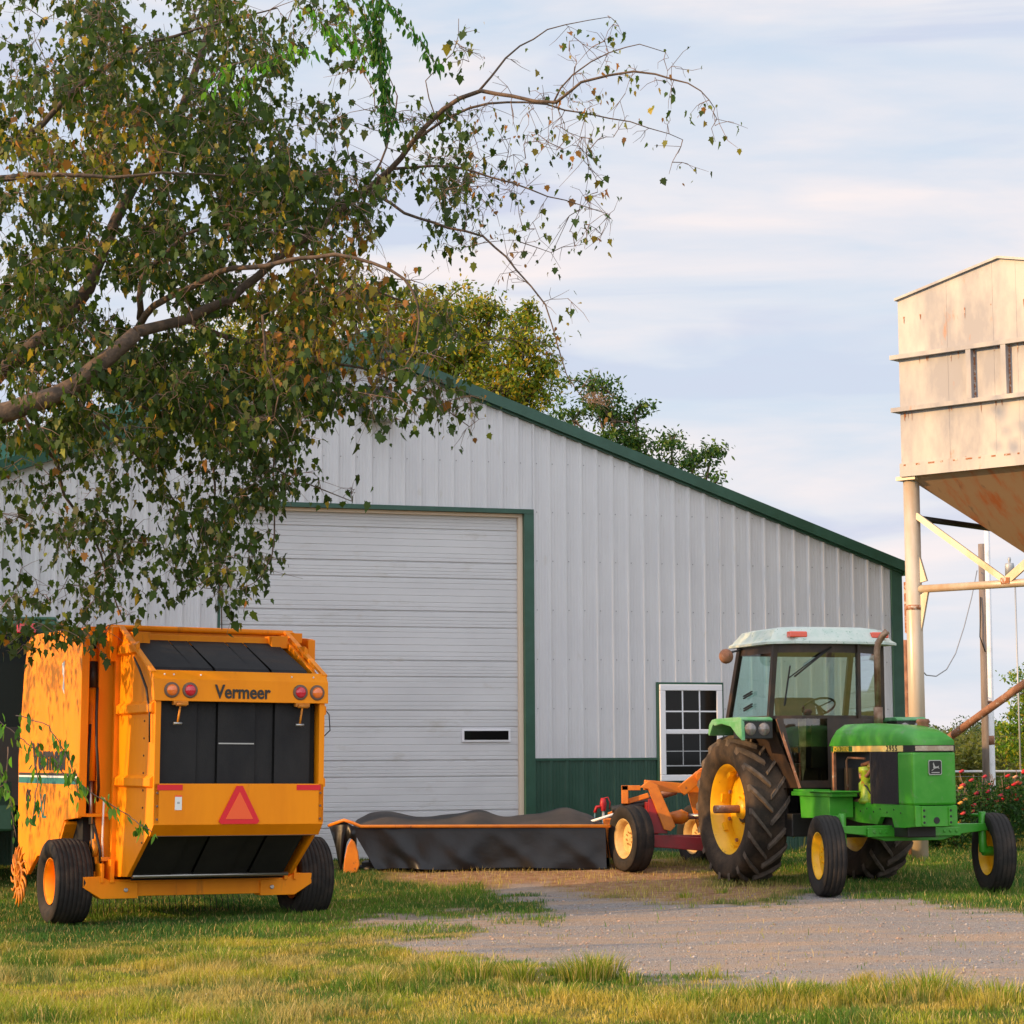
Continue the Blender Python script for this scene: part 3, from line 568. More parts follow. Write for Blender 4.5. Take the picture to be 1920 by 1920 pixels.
for sg in (1, -1):
    m.box(-.25, 1.30, sg * .78, sg * .82, .40, 2.80, 0); m.box(-.22, -.10, sg * .82, sg * 1.0, .45, 2.84, 0); m.box(.16, .26, sg * .82, sg * 1.02, .42, 2.84, 0)
    m.box(-.2, 1.3, sg * .82, sg * 1.1, 2.74, 2.84, 0); m.prism([(-.1, 2.45), (.55, 2.45), (.55, 1.75)], 'y', sg * .99, sg * 1.02, 0)
    m.box(.9, 1.0, sg * .82, sg * 1.1, .5, 2.8, 0)
m.box(1.28, 1.32, -.82, .82, .9, 2.8, 0); m.box(-.2, 1.3, -.8, .8, 2.77, 2.80, 1)
m.build('main_frame', [YEL, DARK], baler, bevel=.005)
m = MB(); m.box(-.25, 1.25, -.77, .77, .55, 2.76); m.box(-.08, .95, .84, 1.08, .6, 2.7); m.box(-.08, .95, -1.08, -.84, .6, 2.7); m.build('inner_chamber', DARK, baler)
m = MB(); m.tube([(-.13, 1.04, 2.30), (-.20, 1.05, 1.36)], .042, 12, 0); m.tube([(-.20, 1.05, 1.36), (-.24, 1.05, .95)], .02, 10, 1); m.tube([(-.1, 1.04, 2.62), (-.13, 1.04, 2.42)], .05, 10, 0); m.tube([(-.12, 1.04, 2.5), (-.15, 1.04, 2.25)], .06, 8, 2)
m.tube([(-.28, 1.03, 2.25), (-.30, 1.04, 2.0), (-.33, 1.04, 1.7), (-.36, 1.03, 1.5), (-.30, 1.0, 1.3), (-.2, .98, 1.15)], .014, 6, 2); m.tube([(-.32, .95, 1.2), (-.34, .96, 1.0), (-.30, .95, .8), (-.27, .93, .62)], .010, 6, 3)
m.tube([(-.15, 1.0, 1.05), (-.2, 1.0, .5)], .03, 8, 2); m.box(-.3, -.1, .9, 1.12, 1.02, 1.05, 0)
m.build('lift_cylinder', [YEL, STEEL, BLK, WHITE], baler)
m = MB(); m.tube([(-.24, 1.08, 1.9), (-.27, 1.10, 1.5), (-.20, 1.08, 1.2), (-.22, 1.0, .9), (-.30, .97, .7), (-.26, .95, .52)], .013, 6); m.build('hydraulic_hose', BLK, baler)
m = MB(); m.box(-.33, -.05, .88, .96, .60, .64); m.prism([(-.30, .5), (-.05, .5), (-.1, .78), (-.22, .86)], 'y', .93, .97); m.lathe([(.001, -.02), (.09, -.02), (.09, .02), (.001, .02)], 14, (-.18, 1.0, .72), 'y'); m.build('pivot_bracket', YELD, baler, bevel=.004)
shield = [(-.30, 1.01), (.14, .98), (.30, .82), (.42, .66), (1.10, .60), (1.45, .40), (1.85, .72), (1.93, 1.6), (1.80, 2.45), (1.70, 2.74), (1.55, 2.84), (.3, 2.83), (-.26, 2.78)]
for sg in (1, -1):
    m = MB(); m.prism(shield, 'y', sg * 1.16, sg * 1.20); m.box(-.31, -.26, sg * 1.12, sg * 1.198, 1.02, 2.77); m.prism([(.14, .97), (.30, .81), (.42, .65), (.42, .62), (.27, .78), (.12, .94)], 'y', sg * 1.0, sg * 1.198)
    sh = m.build('side_shield', YEL, baler, bevel=.006)
    if sg > 0:
        for z0, z1, mm in ((1.405, 1.43, TXT), (1.385, 1.404, WHITE), (1.325, 1.384, TEALD)):
            q = MB(); q.box(-.26, 1.88, 1.1985, 1.204, z0, z1); q.build('stripe', mm, sh)
        place_text(text_mb('Vermeer', .36, .002, .012, 0, 1.0, .98), 'lettering', TXT, sh, (.72, 1.204, 1.47), (-1, 0, 0), (0, 0, 1))
        place_text(text_mb('605', .17, .002, .003, 0, .95, .75), 'model_number', TXT, sh, (1.48, 1.204, 1.14), (-1, 0, 0), (0, 0, 1))
        place_text(text_mb('XL', .36, .002, -.004, .3, .8, .8), 'model_letters', TEALD, sh, (.95, 1.204, .98), (-1, 0, 0), (0, 0, 1))
        q = MB(); q.prism([(.28, 2.52), (.36, 2.50), (.34, 2.40), (.30, 2.36), (.33, 2.25), (.26, 2.2), (.28, 2.36)], 'y', 1.199, 1.204); q.build('worn_sticker', WHITE, sh)
q = MB(); q.box(-.54, -.52, -.70, -.50, 0, 0)
for y0, y1 in ((.56, .80), (-.80, -.56)):
    q = MB(); q.box(-1.480, -1.474, y0, y1, 1.285, 1.335); q.build('reflector_strip', SMV_R, baler)
q = MB(); cy, cz = .01, 1.09; s3 = .172
q.prism([(cy - .20, cz - .09), (cy - .175, cz - .115), (cy + .175, cz - .115), (cy + .20, cz - .09), (cy + .03, cz + .235), (cy - .03, cz + .235)], 'x', -1.492, -1.484, 0)
q.prism([(cy - .135, cz - .07), (cy + .135, cz - .07), (cy, cz + .18)], 'x', -1.496, -1.4925, 1); q.build('warning_triangle', [SMV_R, SMV_O], baler)
q = MB(); q.box(-1.479, -1.474, .565, .63, 1.105, 1.24, 0); q.box(-1.4795, -1.4745, .565, .63, 1.225, 1.24, 1); q.box(-1.4795, -1.4745, .585, .61, 1.16, 1.18, 2); q.build('instruction_sticker', [WHITE, SMV_O, MUNT], baler)
for y_ in (.60, -.60):
    q = MB(); q.box(-1.50, -1.45, y_ - .07, y_ + .07, 2.065, 2.10); q.tube([(-1.51, y_ - .05, 2.07), (-1.51, y_ + .05, 2.07)], .018, 8); q.tube([(-1.51, y_ + .01, 2.05), (-1.505, y_ + .03, 1.90)], .010, 6); q.tube([(-1.505, y_ - .01, 1.895), (-1.505, y_ + .07, 1.895)], .014, 6, 1)
    q.build('latch', [YELD, STEEL], baler)
m = MB(); m.box(-.38, -.24, -.98, .98, .27, .43)
for sg in (1, -1):
    m.prism([(sg * .62, .25), (sg * .98, .25), (sg * 1.16, .36), (sg * 1.16, .46), (sg * .98, .46), (sg * .9, .42), (sg * .62, .40)], 'x', -.40, -.22, 0); m.box(-.42, -.2, sg * .86, sg * .90, .4, .62, 0); m.box(-.42, -.2, sg * .96, sg * .99, .4, .58, 0)
    m.tube([(-.2, sg * .95, .40), (0, sg * 1.0, .41), (0, sg * 1.2, .405)], .05, 10); m.disc(.022, (-.405, sg * .74, .33), 'x', 10, 1, .008)
m.build('axle_beam', [YEL, STEEL], baler, bevel=.006)
m = MB(); m.tube([(-.62, -.76, .48), (-.62, .76, .48)], .05, 12, 0); m.tube([(-.1, -.78, .50), (-.1, .78, .50)], .1, 14, 0); m.tube([(-.72, -.78, .475), (-.72, .78, .475)], .02, 8, 1); m.tube([(.45, -.8, .45), (.45, .8, .45)], .12, 12, 0); m.build('roller', [BELT2, STEEL], baler)
m = MB()
for i in range(26):
    y_ = -.78 + i * .062; m.tube([(.75, y_, .30), (.62, y_, .16), (.60, y_, .05)], .004, 4, 0)
m.box(.5, 1.3, -.8, .8, .30, .36, 0); m.build('pickup', BLK, baler)
m = MB(); m.box(.95, 1.25, -.75, .75, .35, .7); m.box(1.3, 3.4, -.06, .06, .42, .54); m.prism([(1.3, -.6), (2.4, -.06), (2.4, .06), (1.3, .6)], 'z', .43, .53); m.tube([(1.4, 0, .8), (3.3, 0, .6)], .06, 10, 1); m.tube([(2.9, .15, .1), (2.9, .15, .7)], .035, 8, 1)
m.build('drawbar', [YELD, BLK], baler)
for sg, y_ in ((1, 1.22), (-1, -1.24)):
    make_wheel(baler, (0, y_, .405), .405, .36, .215, 'rib', YEL, sg, 7, TIRE, .25)
m = MB(); c0 = Vector((1.25, 1.34, .40)); m.lathe([(.12, -.012), (.12, .012), (.15, .012), (.15, -.012), (.12, -.012)], 20, c0, 'y'); m.disc(.05, c0, 'y', 12)
for i in range(5): a = i * 2 * PI / 5; m.bar(c0, c0 + Vector((math.cos(a) * .13, 0, math.sin(a) * .13)), .035, .012)
for i in range(16):
    a = i * 2 * PI / 16; P = lambda r_, da: c0 + Vector((math.cos(a + da) * r_, 0, math.sin(a + da) * r_)); m.tube([P(.14, 0), P(.20, .05), P(.26, .15), P(.31, .33)], [.014, .016, .013, .004], 5)
m.build('rake_wheel', YELD, baler)
m = MB(); m.tube([(-1.3, -.84, 2.12), (-1.35, -.93, 2.0), (-1.33, -.95, 1.85), (-1.28, -.86, 1.75)], .006, 5); m.build('cable', BLK, baler); m = MB(); m.tube([(-.9, .87, 2.52), (-1.1, .875, 2.40), (-1.3, .87, 2.22), (-1.38, .86, 2.0), (-1.40, .86, 1.72)], [.008, .012, .012, .009, .008], 6); m.build('cable', BLK, baler)

# ------------------------------------------------------------------ green tractor (x forward, y left)
tr_ = empty('tractor', (3.327, 25.839, .14), (0, 0, R(-72))); tag(tr_, 'green farm tractor with yellow wheels and a pale cab roof, right of the barn window', 'tractor')
HW, HC = .245, -.062
m = MB()                                                     # hood: lofted sections
secs = [(1.34, .27, 1.70, .17), (1.42, HW, 1.765, .14), (2.0, HW, 1.765, .13), (2.78, HW, 1.735, .12), (3.05, HW * .98, 1.70, .12), (3.17, HW * .95, 1.655, .10), (3.20, HW * .93, 1.60, .03)]
vs = []; K = 11
for x_, hw, zt, rr in secs:
    zb = 1.535
    pts = [(-hw, zb), (-hw, zt - rr * 1.0), (-hw + rr * .25, zt - rr * .45), (-hw + rr * .8, zt - rr * .1), (-hw * .45, zt), (0, zt + .008)]; pts = pts + [(-a, b_) for a, b_ in pts[::-1][1:]]
    vs += [(x_, a, b_) for a, b_ in pts]
fs = [(i * K + j, i * K + j + 1, (i + 1) * K + j + 1, (i + 1) * K + j)[::-1] for i in range(len(secs) - 1) for j in range(K - 1)] + [tuple((len(secs) - 1) * K + j for j in range(K))[::-1], tuple(range(K))]
m.add(vs, fs, 0, True); hd = m.build('hood', JDG, tr_); 
m = MB(); m.box(1.34, 3.19, -HW + .004, HW - .004, 1.468, 1.535, 0); m.build('hood_band', BLK, tr_)
m = MB(); m.box(1.345, 2.99, -HW - .001, -HW + .01, 1.472, 1.532, 0); m.box(1.345, 2.99, HW - .01, HW + .001, 1.472, 1.532, 0); sb = m.build('side_stripe', mat('stripe_cream', (.86, .66, .22), .4), tr_)
place_text(text_mb('JOHN DEERE', .070, .001, .0010, 0, 1.0, .92), 'lettering', mat('decal_yellow', (.9, .6, .05), .4), sb, (1.60, -HW - .006, 1.479), (1, 0, 0), (0, 0, 1))
q = MB(); q.box(1.35, 1.86, -HW - .0035, -HW - .001, 1.474, 1.530); q.build('lettering_ground', mat('decal_green', (.015, .10, .02), .4), sb)
q = MB(); q.box(1.92, 2.55, -HW - .0035, -HW - .001, 1.474, 1.530); q.build('fading_band', mat('stripe_orange', (.86, .45, .08), .4, 0, (.86, .66, .22), 1.2, .3, .7, stretch=(1, 1, 1)), sb)
place_text(text_mb('2955', .080, .001, .0005, 0, 1.25, 1.3), 'model_number', TXT, sb, (2.76, -HW - .006, 1.477), (1, 0, 0), (0, 0, 1))
q = MB(); q.box(3.195, 3.207, -HW + .03, HW - .03, 1.478, 1.528); q.build('lamp_strip', mat('lamp_strip', (.32, .22, .13), .15, 0, (.5, .42, .3), 12, coat=1), tr_)
m = MB(); m.box(2.86, 3.195, -HW, HW, .93, 1.468)
m.build('nose', JDG, tr_, bevel=.025)
q = MB(); q.prism([(-.075, 1.25), (-.065, 1.235), (.065, 1.235), (.075, 1.25), (.075, 1.37), (.065, 1.385), (-.065, 1.385), (-.075, 1.37)], 'x', 3.195, 3.210, 1); q.prism([(-.066, 1.255), (-.058, 1.244), (.058, 1.244), (.066, 1.255), (.066, 1.365), (.058, 1.376), (-.058, 1.376), (-.066, 1.365)], 'x', 3.2101, 3.214, 0)
deer = [(-.045, 1.285), (-.02, 1.300), (.0, 1.315), (.03, 1.318), (.045, 1.325), (.05, 1.315), (.035, 1.305), (.04, 1.290), (.02, 1.300), (-.005, 1.298), (-.04, 1.275)]
deer = [(.045, 1.283), (.015, 1.300), (.025, 1.305), (.022, 1.325), (.030, 1.345), (.020, 1.362), (.014, 1.345), (.008, 1.330), (.0, 1.318), (-.025, 1.320), (-.040, 1.328), (-.034, 1.312), (-.048, 1.296), (-.022, 1.305), (.0, 1.300), (.012, 1.296), (.040, 1.276)]
q.prism([(-a, b_) for a, b_ in deer], 'x', 3.2141, 3.216, 1); q.box(3.2141, 3.216, -.045, .045, 1.254, 1.264, 1)
q.build('emblem', [BLK, STEEL], tr_)
for sg in (1, -1):
    m = MB(); m.box(2.28, 2.86, sg * (HW - .012), sg * (HW - .004), .935, 1.468, 0)
    for i in range(30): m.box(2.29 + i * .019, 2.293 + i * .019, sg * (HW - .004), sg * (HW - .001), .94, 1.46, 0)
    m.box(2.255, 2.285, sg * (HW - .02), sg * HW, .93, 1.468, 0)
    m.build('side_screen', MESHG, tr_)
m = MB()                                                     # side frame rails and front bolster
for sg in (1, -1):
    m.prism([(1.35, .95), (3.20, .93), (3.20, .72), (2.95, .70), (2.75, .70), (2.70, .80), (2.45, .80), (2.38, .72), (1.95, .73), (1.35, .80)], 'y', HC + sg * .18, HC + sg * .235)
    for i in range(10): m.disc(.010, (1.55 + i * .15, HC + sg * .236, .88 - (i % 2) * .03), 'y', 8, 1, .004)
m.box(3.16, 3.215, HC - .235, HC + .235, .72, .925, 0); m.disc(.035, (3.212, HC, .78), 'x', 12, 1, .008); m.box(3.21, 3.235, HC - .17, HC - .13, .73, .92, 0); m.box(3.21, 3.235, HC + .13, HC + .17, .73, .92, 0)
for z_ in (.76, .82, .88):
    m.disc(.014, (3.236, HC - .15, z_), 'x', 8, 1, .003); m.disc(.014, (3.236, HC + .15, z_), 'x', 8, 1, .003)
m.build('frame_rail', [JDG, BLK], tr_, bevel=.004)
m = MB()                                                     # engine
m.box(1.4, 2.25, -.18, .2, .80, 1.30, 1); m.box(1.3, 1.36, -.29, .29, .93, 1.47, 1); m.box(1.36, 1.40, -.305, -.275, .93, 1.47, 2)
m.lathe([(.001, .0), (.055, .0), (.07, .05), (.05, .10), (.075, .14), (.075, .26), (.04, .3), (.05, .38), (.001, .40)], 14, (1.98, -.22, .88), 'z', 0); m.lathe([(.001, 0), (.06, 0), (.065, .12), (.04, .17), (.001, .17)], 12, (2.10, -.20, 1.18), 'z', 0)
m.box(1.95, 2.22, -.27, -.14, .93, 1.14, 0); m.lathe([(.001, 0), (.085, 0), (.095, .03), (.07, .07), (.06, .30), (.085, .33), (.085, .38), (.001, .39)], 16, (2.06, -.245, .93), 'z', 0); m.tube([(1.62, -.25, .98), (1.62, -.26, 1.38), (1.66, -.26, 1.41), (2.05, -.26, 1.40)], .012, 6, 2)
m.tube([(1.9, -.24, 1.25), (2.0, -.28, 1.2), (2.12, -.27, 1.22), (2.18, -.24, 1.3), (2.1, -.22, 1.36), (1.95, -.24, 1.33)], .022, 8, 2); m.tube([(2.2, -.25, 1.0), (2.14, -.29, 1.1), (2.05, -.29, 1.15), (1.95, -.27, 1.05), (1.97, -.27, .93)], .010, 6, 3); m.lathe([(.05, -.1), (.05, .1)], 12, (1.75, -.22, 1.0), 'y', 3)
m.tube([(1.8, -.2, .92), (1.7, -.25, 1.0), (1.55, -.25, 1.02)], .04, 10, 2); m.lathe([(.001, -.02), (.12, -.02), (.12, .02), (.001, .02)], 16, (2.2, -.12, 1.2), 'x', 3)
m.build('engine', [ENG_Y, BLK, RUST, BLK], tr_)
m = MB(); m.box(-.3, 1.4, -.24, .24, .55, 1.05, 0); m.box(1.3, 2.9, -.22, .10, .60, .93, 0); m.tube([(0, -.78, .80), (0, .78, .80)], .12, 14, 0); m.box(-.35, .35, -.35, .35, .6, 1.1, 0); m.box(.3, .95, -.60, -.3, .55, .8, 0); m.box(.9, 1.3, .3, .6, .55, .9, 0); m.build('transmission', BLK, tr_, bevel=.01)
m = MB(); m.box(.98, 1.98, -.62, -.32, 1.00, 1.045, 0); m.prism([(1.45, -.66), (2.02, -.66), (2.02, -.30), (1.45, -.30)], 'z', 1.045, 1.06, 0); m.prism([(1.18, .76), (1.88, .78), (1.88, 1.0), (1.15, 1.0)], 'y', -.60, -.32, 0); m.box(.98, 1.9, .32, .62, 1.00, 1.045, 0); m.box(1.15, 1.8, .32, .58, .74, 1.0, 0); m.box(.99, 1.5, -.60, -.4, 1.045, 1.07, 0); m.build('step', JDG, tr_, bevel=.006)
for o in list(tr_.children):                                    # the hood group sits a little to the near side
    if o.name.split('.')[0] in ('hood', 'hood_band', 'side_stripe', 'lamp_strip', 'nose', 'emblem', 'side_screen'): o.location.y = HC
# cab
cab = MB(); zb, zt, zm_ = 1.08, 2.67, 1.84
P = {}                                                       # belt-line and roof-line corner points
lo = [(-.42, -.74), (.72, -.74), (.88, -.42), (.92, -.05), (.88, .27), (.52, .74), (-.42, .74)]
hi = [(-.14, -.70), (.80, -.70), (.93, -.42), (.96, -.05), (.93, .25), (.60, .70), (-.14, .70)]
def ring(z):
    t_ = (z - zm_) / (zt - zm_); return [(a[0] + (b_[0] - a[0]) * t_, a[1] + (b_[1] - a[1]) * t_, z) for a, b_ in zip(lo, hi)]
r1, r2, r3 = ring(zm_), ring(zt), ring(zm_ + .035)
r4 = ring(zt - .10)
def strip(mb, A_, B_, sel, mi=0):
    for i in sel: j = (i + 1) % 7; mb.add([A_[i], A_[j], B_[j], B_[i]], [(0, 1, 2, 3)], mi)
strip(cab, r1, r3, range(7)); strip(cab, r4, r2, range(7))
for i in (0, 1, 4, 5, 6):
    a, b_ = Vector(r1[i]), Vector(r2[i]); cab.bar(a, b_, .055 if i in (0, 1, 5, 6) else .035, .06, 0)
cab.bar(Vector(r1[0]) * .55 + Vector(r1[1]) * .45, Vector(r2[0]) * .5 + Vector(r2[1]) * .5, .0, .0, 0) if False else None
# lower body
low = [(-.30, -.60), (.30, -.62), (.95, -.55), (.98, -.05), (.95, .30), (.60, .60), (-.30, .60)]; rl = [(a, b_, zb) for a, b_ in low]
strip(cab, rl, r1, (0, 4, 5, 6)); cab.add([(-.3, -.6, zb), (.9, -.6, zb), (.9, .6, zb), (-.3, .6, zb)], [(3, 2, 1, 0)])
# front lower panels with the glass opening on the near side
def lp(y_, z_):                                              # point on the curved lower front
    return (.905 + .02 * math.cos(y_ * 3), y_, z_)
cab.add([lp(-.74, zm_), lp(-.66, zm_), lp(-.50, 1.16), lp(-.50, zb), (.93, -.50, zb)], [(0, 1, 2, 3)])
cab.add([lp(-.50, 1.16), lp(-.14, 1.16), lp(-.14, zb), lp(-.50, zb)], [(3, 2, 1, 0)]); cab.add([lp(-.14, zm_), lp(-.14, zb), lp(.3, zb), lp(.3, zm_)], [(0, 1, 2, 3)])
cab.add([(.72, -.74, zm_), (.925, -.50, zb), (.3, -.62, zb)], [(0, 1, 2)])
cab.bar((.86, -.72, zm_), (.95, -.50, zb), .03, .03, 1)
cab.build('cab_frame', [CABB, RUST], tr_)
gl = MB(); strip(gl, r3, r4, (0, 5, 6)); gl.build('side_glass', GLASS, tr_)
gl = MB(); strip(gl, r3, r4, (1, 2, 3, 4), 0); gl.build('windshield', GLASS2, tr_)
gl = MB(); gl.add([lp(-.66, zm_), lp(-.50, 1.16), lp(-.14, 1.16), lp(-.14, zm_)], [(0, 1, 2, 3)], 0); gl.build('lower_glass', glassmat('lower_glass', (.75, .8, .6), .05), tr_)
m = MB(); m.prism([(-.44, 1.84), (-.34, 1.84), (-.36, 1.30), (-.40, 1.16), (-.42, 1.42)], 'x', .80, .81, 0); m.box(.6, .79, -.16, -.10, 1.1, 1.84, 1); m.build('reflection_and_post', [mat('reflection_tan', (.30, .25, .16), .9, 0, (.12, .09, .05), 9), CABB], tr_)  # upright tan sliver imitates a pale reflection in the lower glass; dark post beside
m = MB(); rc_ = [(-.30, -.78), (.80, -.80), (1.02, -.55), (1.06, 0), (1.02, .55), (.80, .80), (-.30, .78)]; rt2 = [(-.18, -.66), (.72, -.66), (.90, -.5), (.93, 0), (.90, .5), (.72, .66), (-.18, .66)]
A_ = [(a, b_, 2.665) for a, b_ in rc_]; B_ = [(a, b_, 2.69) for a, b_ in rc_]; C_ = [(a * .985 if a > 0 else a, b_ * .94, 2.715) for a, b_ in rc_]; D_ = [(a, b_, 2.835) for a, b_ in rt2]; E_ = [(a * .8, b_ * .8, 2.865) for a, b_ in rt2]
for U, V_ in ((A_, B_), (B_, C_), (C_, D_), (D_, E_)): strip(m, U, V_, range(7))
m.add(E_, [tuple(range(7))]); m.add(A_, [tuple(range(7))[::-1]]); m.build('cab_roof', ROOFW, tr_, bevel=.012)
for y_ in (-.50, .50):
    q = MB(); q.box(.90, 1.0, y_ - .105, y_ + .105, 2.735, 2.80); q.build('amber_light', mat('amber', (.80, .07, .015), .25, coat=1), tr_, bevel=.012)
q = MB(); q.tube([(.98, -.10, 2.63), (.97, -.55, 2.30)], .010, 6); q.tube([(.98, -.16, 2.60), (.96, -.62, 2.28)], .007, 6); q.bar((.97, -.60, 2.42), (.93, -.66, 1.98), .014, .014); q.build('wiper', BLK, tr_)
m = MB(); m.box(-.3, .7, -.45, .45, 1.10, 1.35, 0); m.box(-.15, .30, -.25, .25, 1.35, 1.55, 0); m.prism([(-.2, 1.5), (-.05, 1.5), (-.15, 2.1), (-.28, 2.1)], 'y', -.24, .24, 0); m.build('seat', CABB, tr_, bevel=.03)
m = MB(); c_ = Vector((.42, 0, 1.98)); axv = Vector((-.5, 0, .85)).normalized(); e1 = axv.orthogonal().normalized(); e2 = axv.cross(e1); m.tube([c_ + (e1 * math.cos(a) + e2 * math.sin(a)) * .19 for a in np.linspace(0, 2 * PI, 25)], .013, 6); m.tube([(.75, 0, 1.5), c_], .03, 8); m.bar(c_ - e1 * .19, c_ + e1 * .19, .03, .01); m.bar(c_ - e2 * .19, c_ + e2 * .19, .03, .01); m.box(.6, .85, -.3, .3, 1.3, 1.78); m.build('steering_wheel', BLK, tr_)
m = MB(); m.tube([(.05, -.76, 2.64), (.05, -.92, 2.60)], .012, 6, 0); m.lathe([(.001, .07), (.06, .05), (.085, 0), (.085, -.02), (.001, -.03)], 16, (.05, -.96, 2.56), 'x', 1); m.build('work_light', [BLK, RUST], tr_)
q = MB()
for z_ in (2.08, 1.94): q.bar((.05, -.755, z_), (.28, -.755, z_ + .05), .02, .012); q.bar((.05, -.755, z_ + .025), (.28, -.755, z_ + .075), .02, .012)
q.build('door_hinge', BLK, tr_)
# fenders
for sg in (1, -1):
    m = MB(); arc = [(.02 - .10, 1.70), (-.04, 1.80), (.10, 1.845), (.80, 1.85), (.86, 1.80)]
    fp = [(-.10, 1.68), (-.06, 1.79), (.02, 1.84), (.12, 1.85), (.78, 1.86), (.84, 1.84)]; m.prism(fp + [(.84, 1.80), (.12, 1.81), (.04, 1.78), (-.06, 1.66)], 'y', sg * .76, sg * 1.14, 0)
    m.prism([(.02, 1.81), (.84, 1.82), (.86, 1.60), (.72, 1.66), (.56, 1.755), (.30, 1.79), (.1, 1.77)], 'y', sg * 1.10, sg * 1.145, 0)
    m.box(.60, .84, sg * .76, sg * 1.13, 1.62, 1.83, 1)
    fo = m.build('fender', [JDG2, BLK], tr_, bevel=.008)
    for y_ in (.865, 1.03):
        q = MB(); q.lathe([(.001, .03), (.05, .025), (.066, .008), (.072, 0), (.072, -.02)], 20, (.842, sg * y_, 1.725), 'x'); q.build('headlight', mat('lens_clear', (.14, .115, .10), .12, 0, (.30, .28, .27), 9, coat=1), fo)
# exhaust
m = MB(); m.tube([(1.68, .10, 1.73), (1.68, .10, 1.95)], .050, 14, 1); m.tube([(1.68, .10, 1.9), (1.68, .10, 2.56), (1.69, .11, 2.64), (1.73, .15, 2.72), (1.76, .19, 2.77)], .036, 14, 0); m.build('exhaust_stack', [EXH, EXH], tr_)
m = MB(); m.lathe([(.001, .05), (.06, .05), (.075, .02), (.06, 0), (.06, -.03)], 14, (2.75, .06, 1.755), 'z'); m.build('intake_cap', RUST, tr_)
# front axle
m = MB(); m.prism([(-.98, .66), (-.55, .62), (-.3, .555), (.35, .555), (.60, .62), (1.02, .66), (1.02, .72), (.6, .72), (.35, .715), (-.3, .715), (-.55, .71), (-.98, .72)], 'x', 2.44, 2.56, 0)
m.box(2.56, 2.60, -.52, .55, .60, .69, 0); m.box(2.3, 2.7, -.16, .16, .62, .74, 0)
for y_ in (-.45, -.38, -.31, .36, .43, .5): m.disc(.016, (2.605, y_, .65), 'x', 8, 0, .006)
for sg, y0 in ((-1, -.76), (1, .86)): m.tube([(2.50, y0, .84), (2.50, y0, .52), (2.50, y0 + sg * .01, .42)], [.038, .042, .05], 12, 0); m.tube([(2.5, y0, .43), (2.5, y0 + sg * .12, .43)], .05, 10, 0); m.tube([(2.3, y0, .8), (2.5, y0, .8)], .02, 6, 0)
m.tube([(2.32, -.7, .66), (2.32, .8, .66)], .016, 6, 0)
m.build('front_axle', JDG, tr_, bevel=.006)
make_wheel(tr_, (2.5, -.945, .415), .415, .225, .235, 'rib', JDY, -1, 4, TIRE, .25, R(-10))
make_wheel(tr_, (2.5, .99, .415), .415, .225, .235, 'rib', JDY, 1, 4, TIRE, .25, R(-10))
for sg in (-1, 1):
    o = make_wheel(tr_, (0, sg * .775, .835), .835, .47, .53, 'lug', JDY, sg, 5, TIRED, -.25, 0, 9)
    for i in range(8):
        q = MB(); a = 2 * PI * i / 8 + .3; cx_, cz_ = math.cos(a) * .40, math.sin(a) * .40; q.disc(.022, (cx_, -sg * .01, cz_), 'y', 10, 1, .012)
        a += .2; q.prism([(-.05, -.03), (.05, -.03), (.04, .03), (-.04, .03)], 'y', sg * .02, sg * .07, 0, Matrix.Rotation(-a + PI / 2, 4, 'Y') @ Matrix.Translation((0, 0, .445)))
        q.build('rim_clamp', [JDY, RUST], o)
    q = MB(); q.tube([(0, -sg * .05, 0), (0, sg * (.34 if sg < 0 else .2), 0)], .045, 16, 0); q.lathe([(.001, sg * .04), (.10, sg * .04), (.12, sg * .0), (.12, -sg * .05)], 20, (0, 0, 0), 'y', 1); q.build('axle_shaft', [RUST, JDY], o)

# ------------------------------------------------------------------ disc mower behind the tractor (world-aligned frame)
mow = empty('disc_mower', (-.4, 27.5, .2)); tag(mow, 'black-covered hay mower with orange rails and a red drawbar, in front of the barn door', 'mower')
x0, x1, yf, yb = -1.55, 1.50, -.40, .70
m = MB(); nx_, nz_ = 60, 10                                     # front skirt, hanging cloth
vs = []
for i in range(nx_ + 1):
    u = i / nx_; x_ = x0 + (x1 - x0) * u
    for j in range(nz_ + 1):
        v = j / nz_; z_ = .54 - .49 * v
        fold = .018 * math.sin(u * 17 + v * 2) * v + .03 * math.sin(u * 5.3 + 1) * v + .05 * v + .012 * math.sin(u * 41 + 3 * v) * v
        fold += .022 * v * v * (math.sin(u * 13 + 4 * v) ** 3) + .03 * v * max(0, math.sin(u * 26 - v * 5)) ** 2 + .02 * math.exp(-((u - .12 - v * .15) / .03) ** 2)
        vs.append((x_ + .30 * v * max(0, 1 - u / .30) + .02 * v * math.sin(u * 9), yf - fold, z_ + .010 * math.sin(u * 12) * v))
m.add(vs, [(i * (nz_ + 1) + j, i * (nz_ + 1) + j + 1, (i + 1) * (nz_ + 1) + j + 1, (i + 1) * (nz_ + 1) + j) for i in range(nx_) for j in range(nz_)], 0, True)
vs = []                                                         # right end skirt
for i in range(13):
    u = i / 12
    for j in range(9):
        v = j / 8; vs.append((x1 + .05 * v + .02 * math.sin(u * 9) * v, yf + (yb - yf) * u - .03 * (1 - u) * v, .54 - .50 * v))
m.add(vs, [(i * 9 + j, i * 9 + j + 1, (i + 1) * 9 + j + 1, (i + 1) * 9 + j) for i in range(12) for j in range(8)], 0, True)
vs = []                                                         # left end: hangs round the end shoe, drawn up in the middle
low = [(0, .40), (.18, .12), (.34, .02), (.44, .16), (.56, .36), (.72, .42), (.86, .36), (1, .28)]
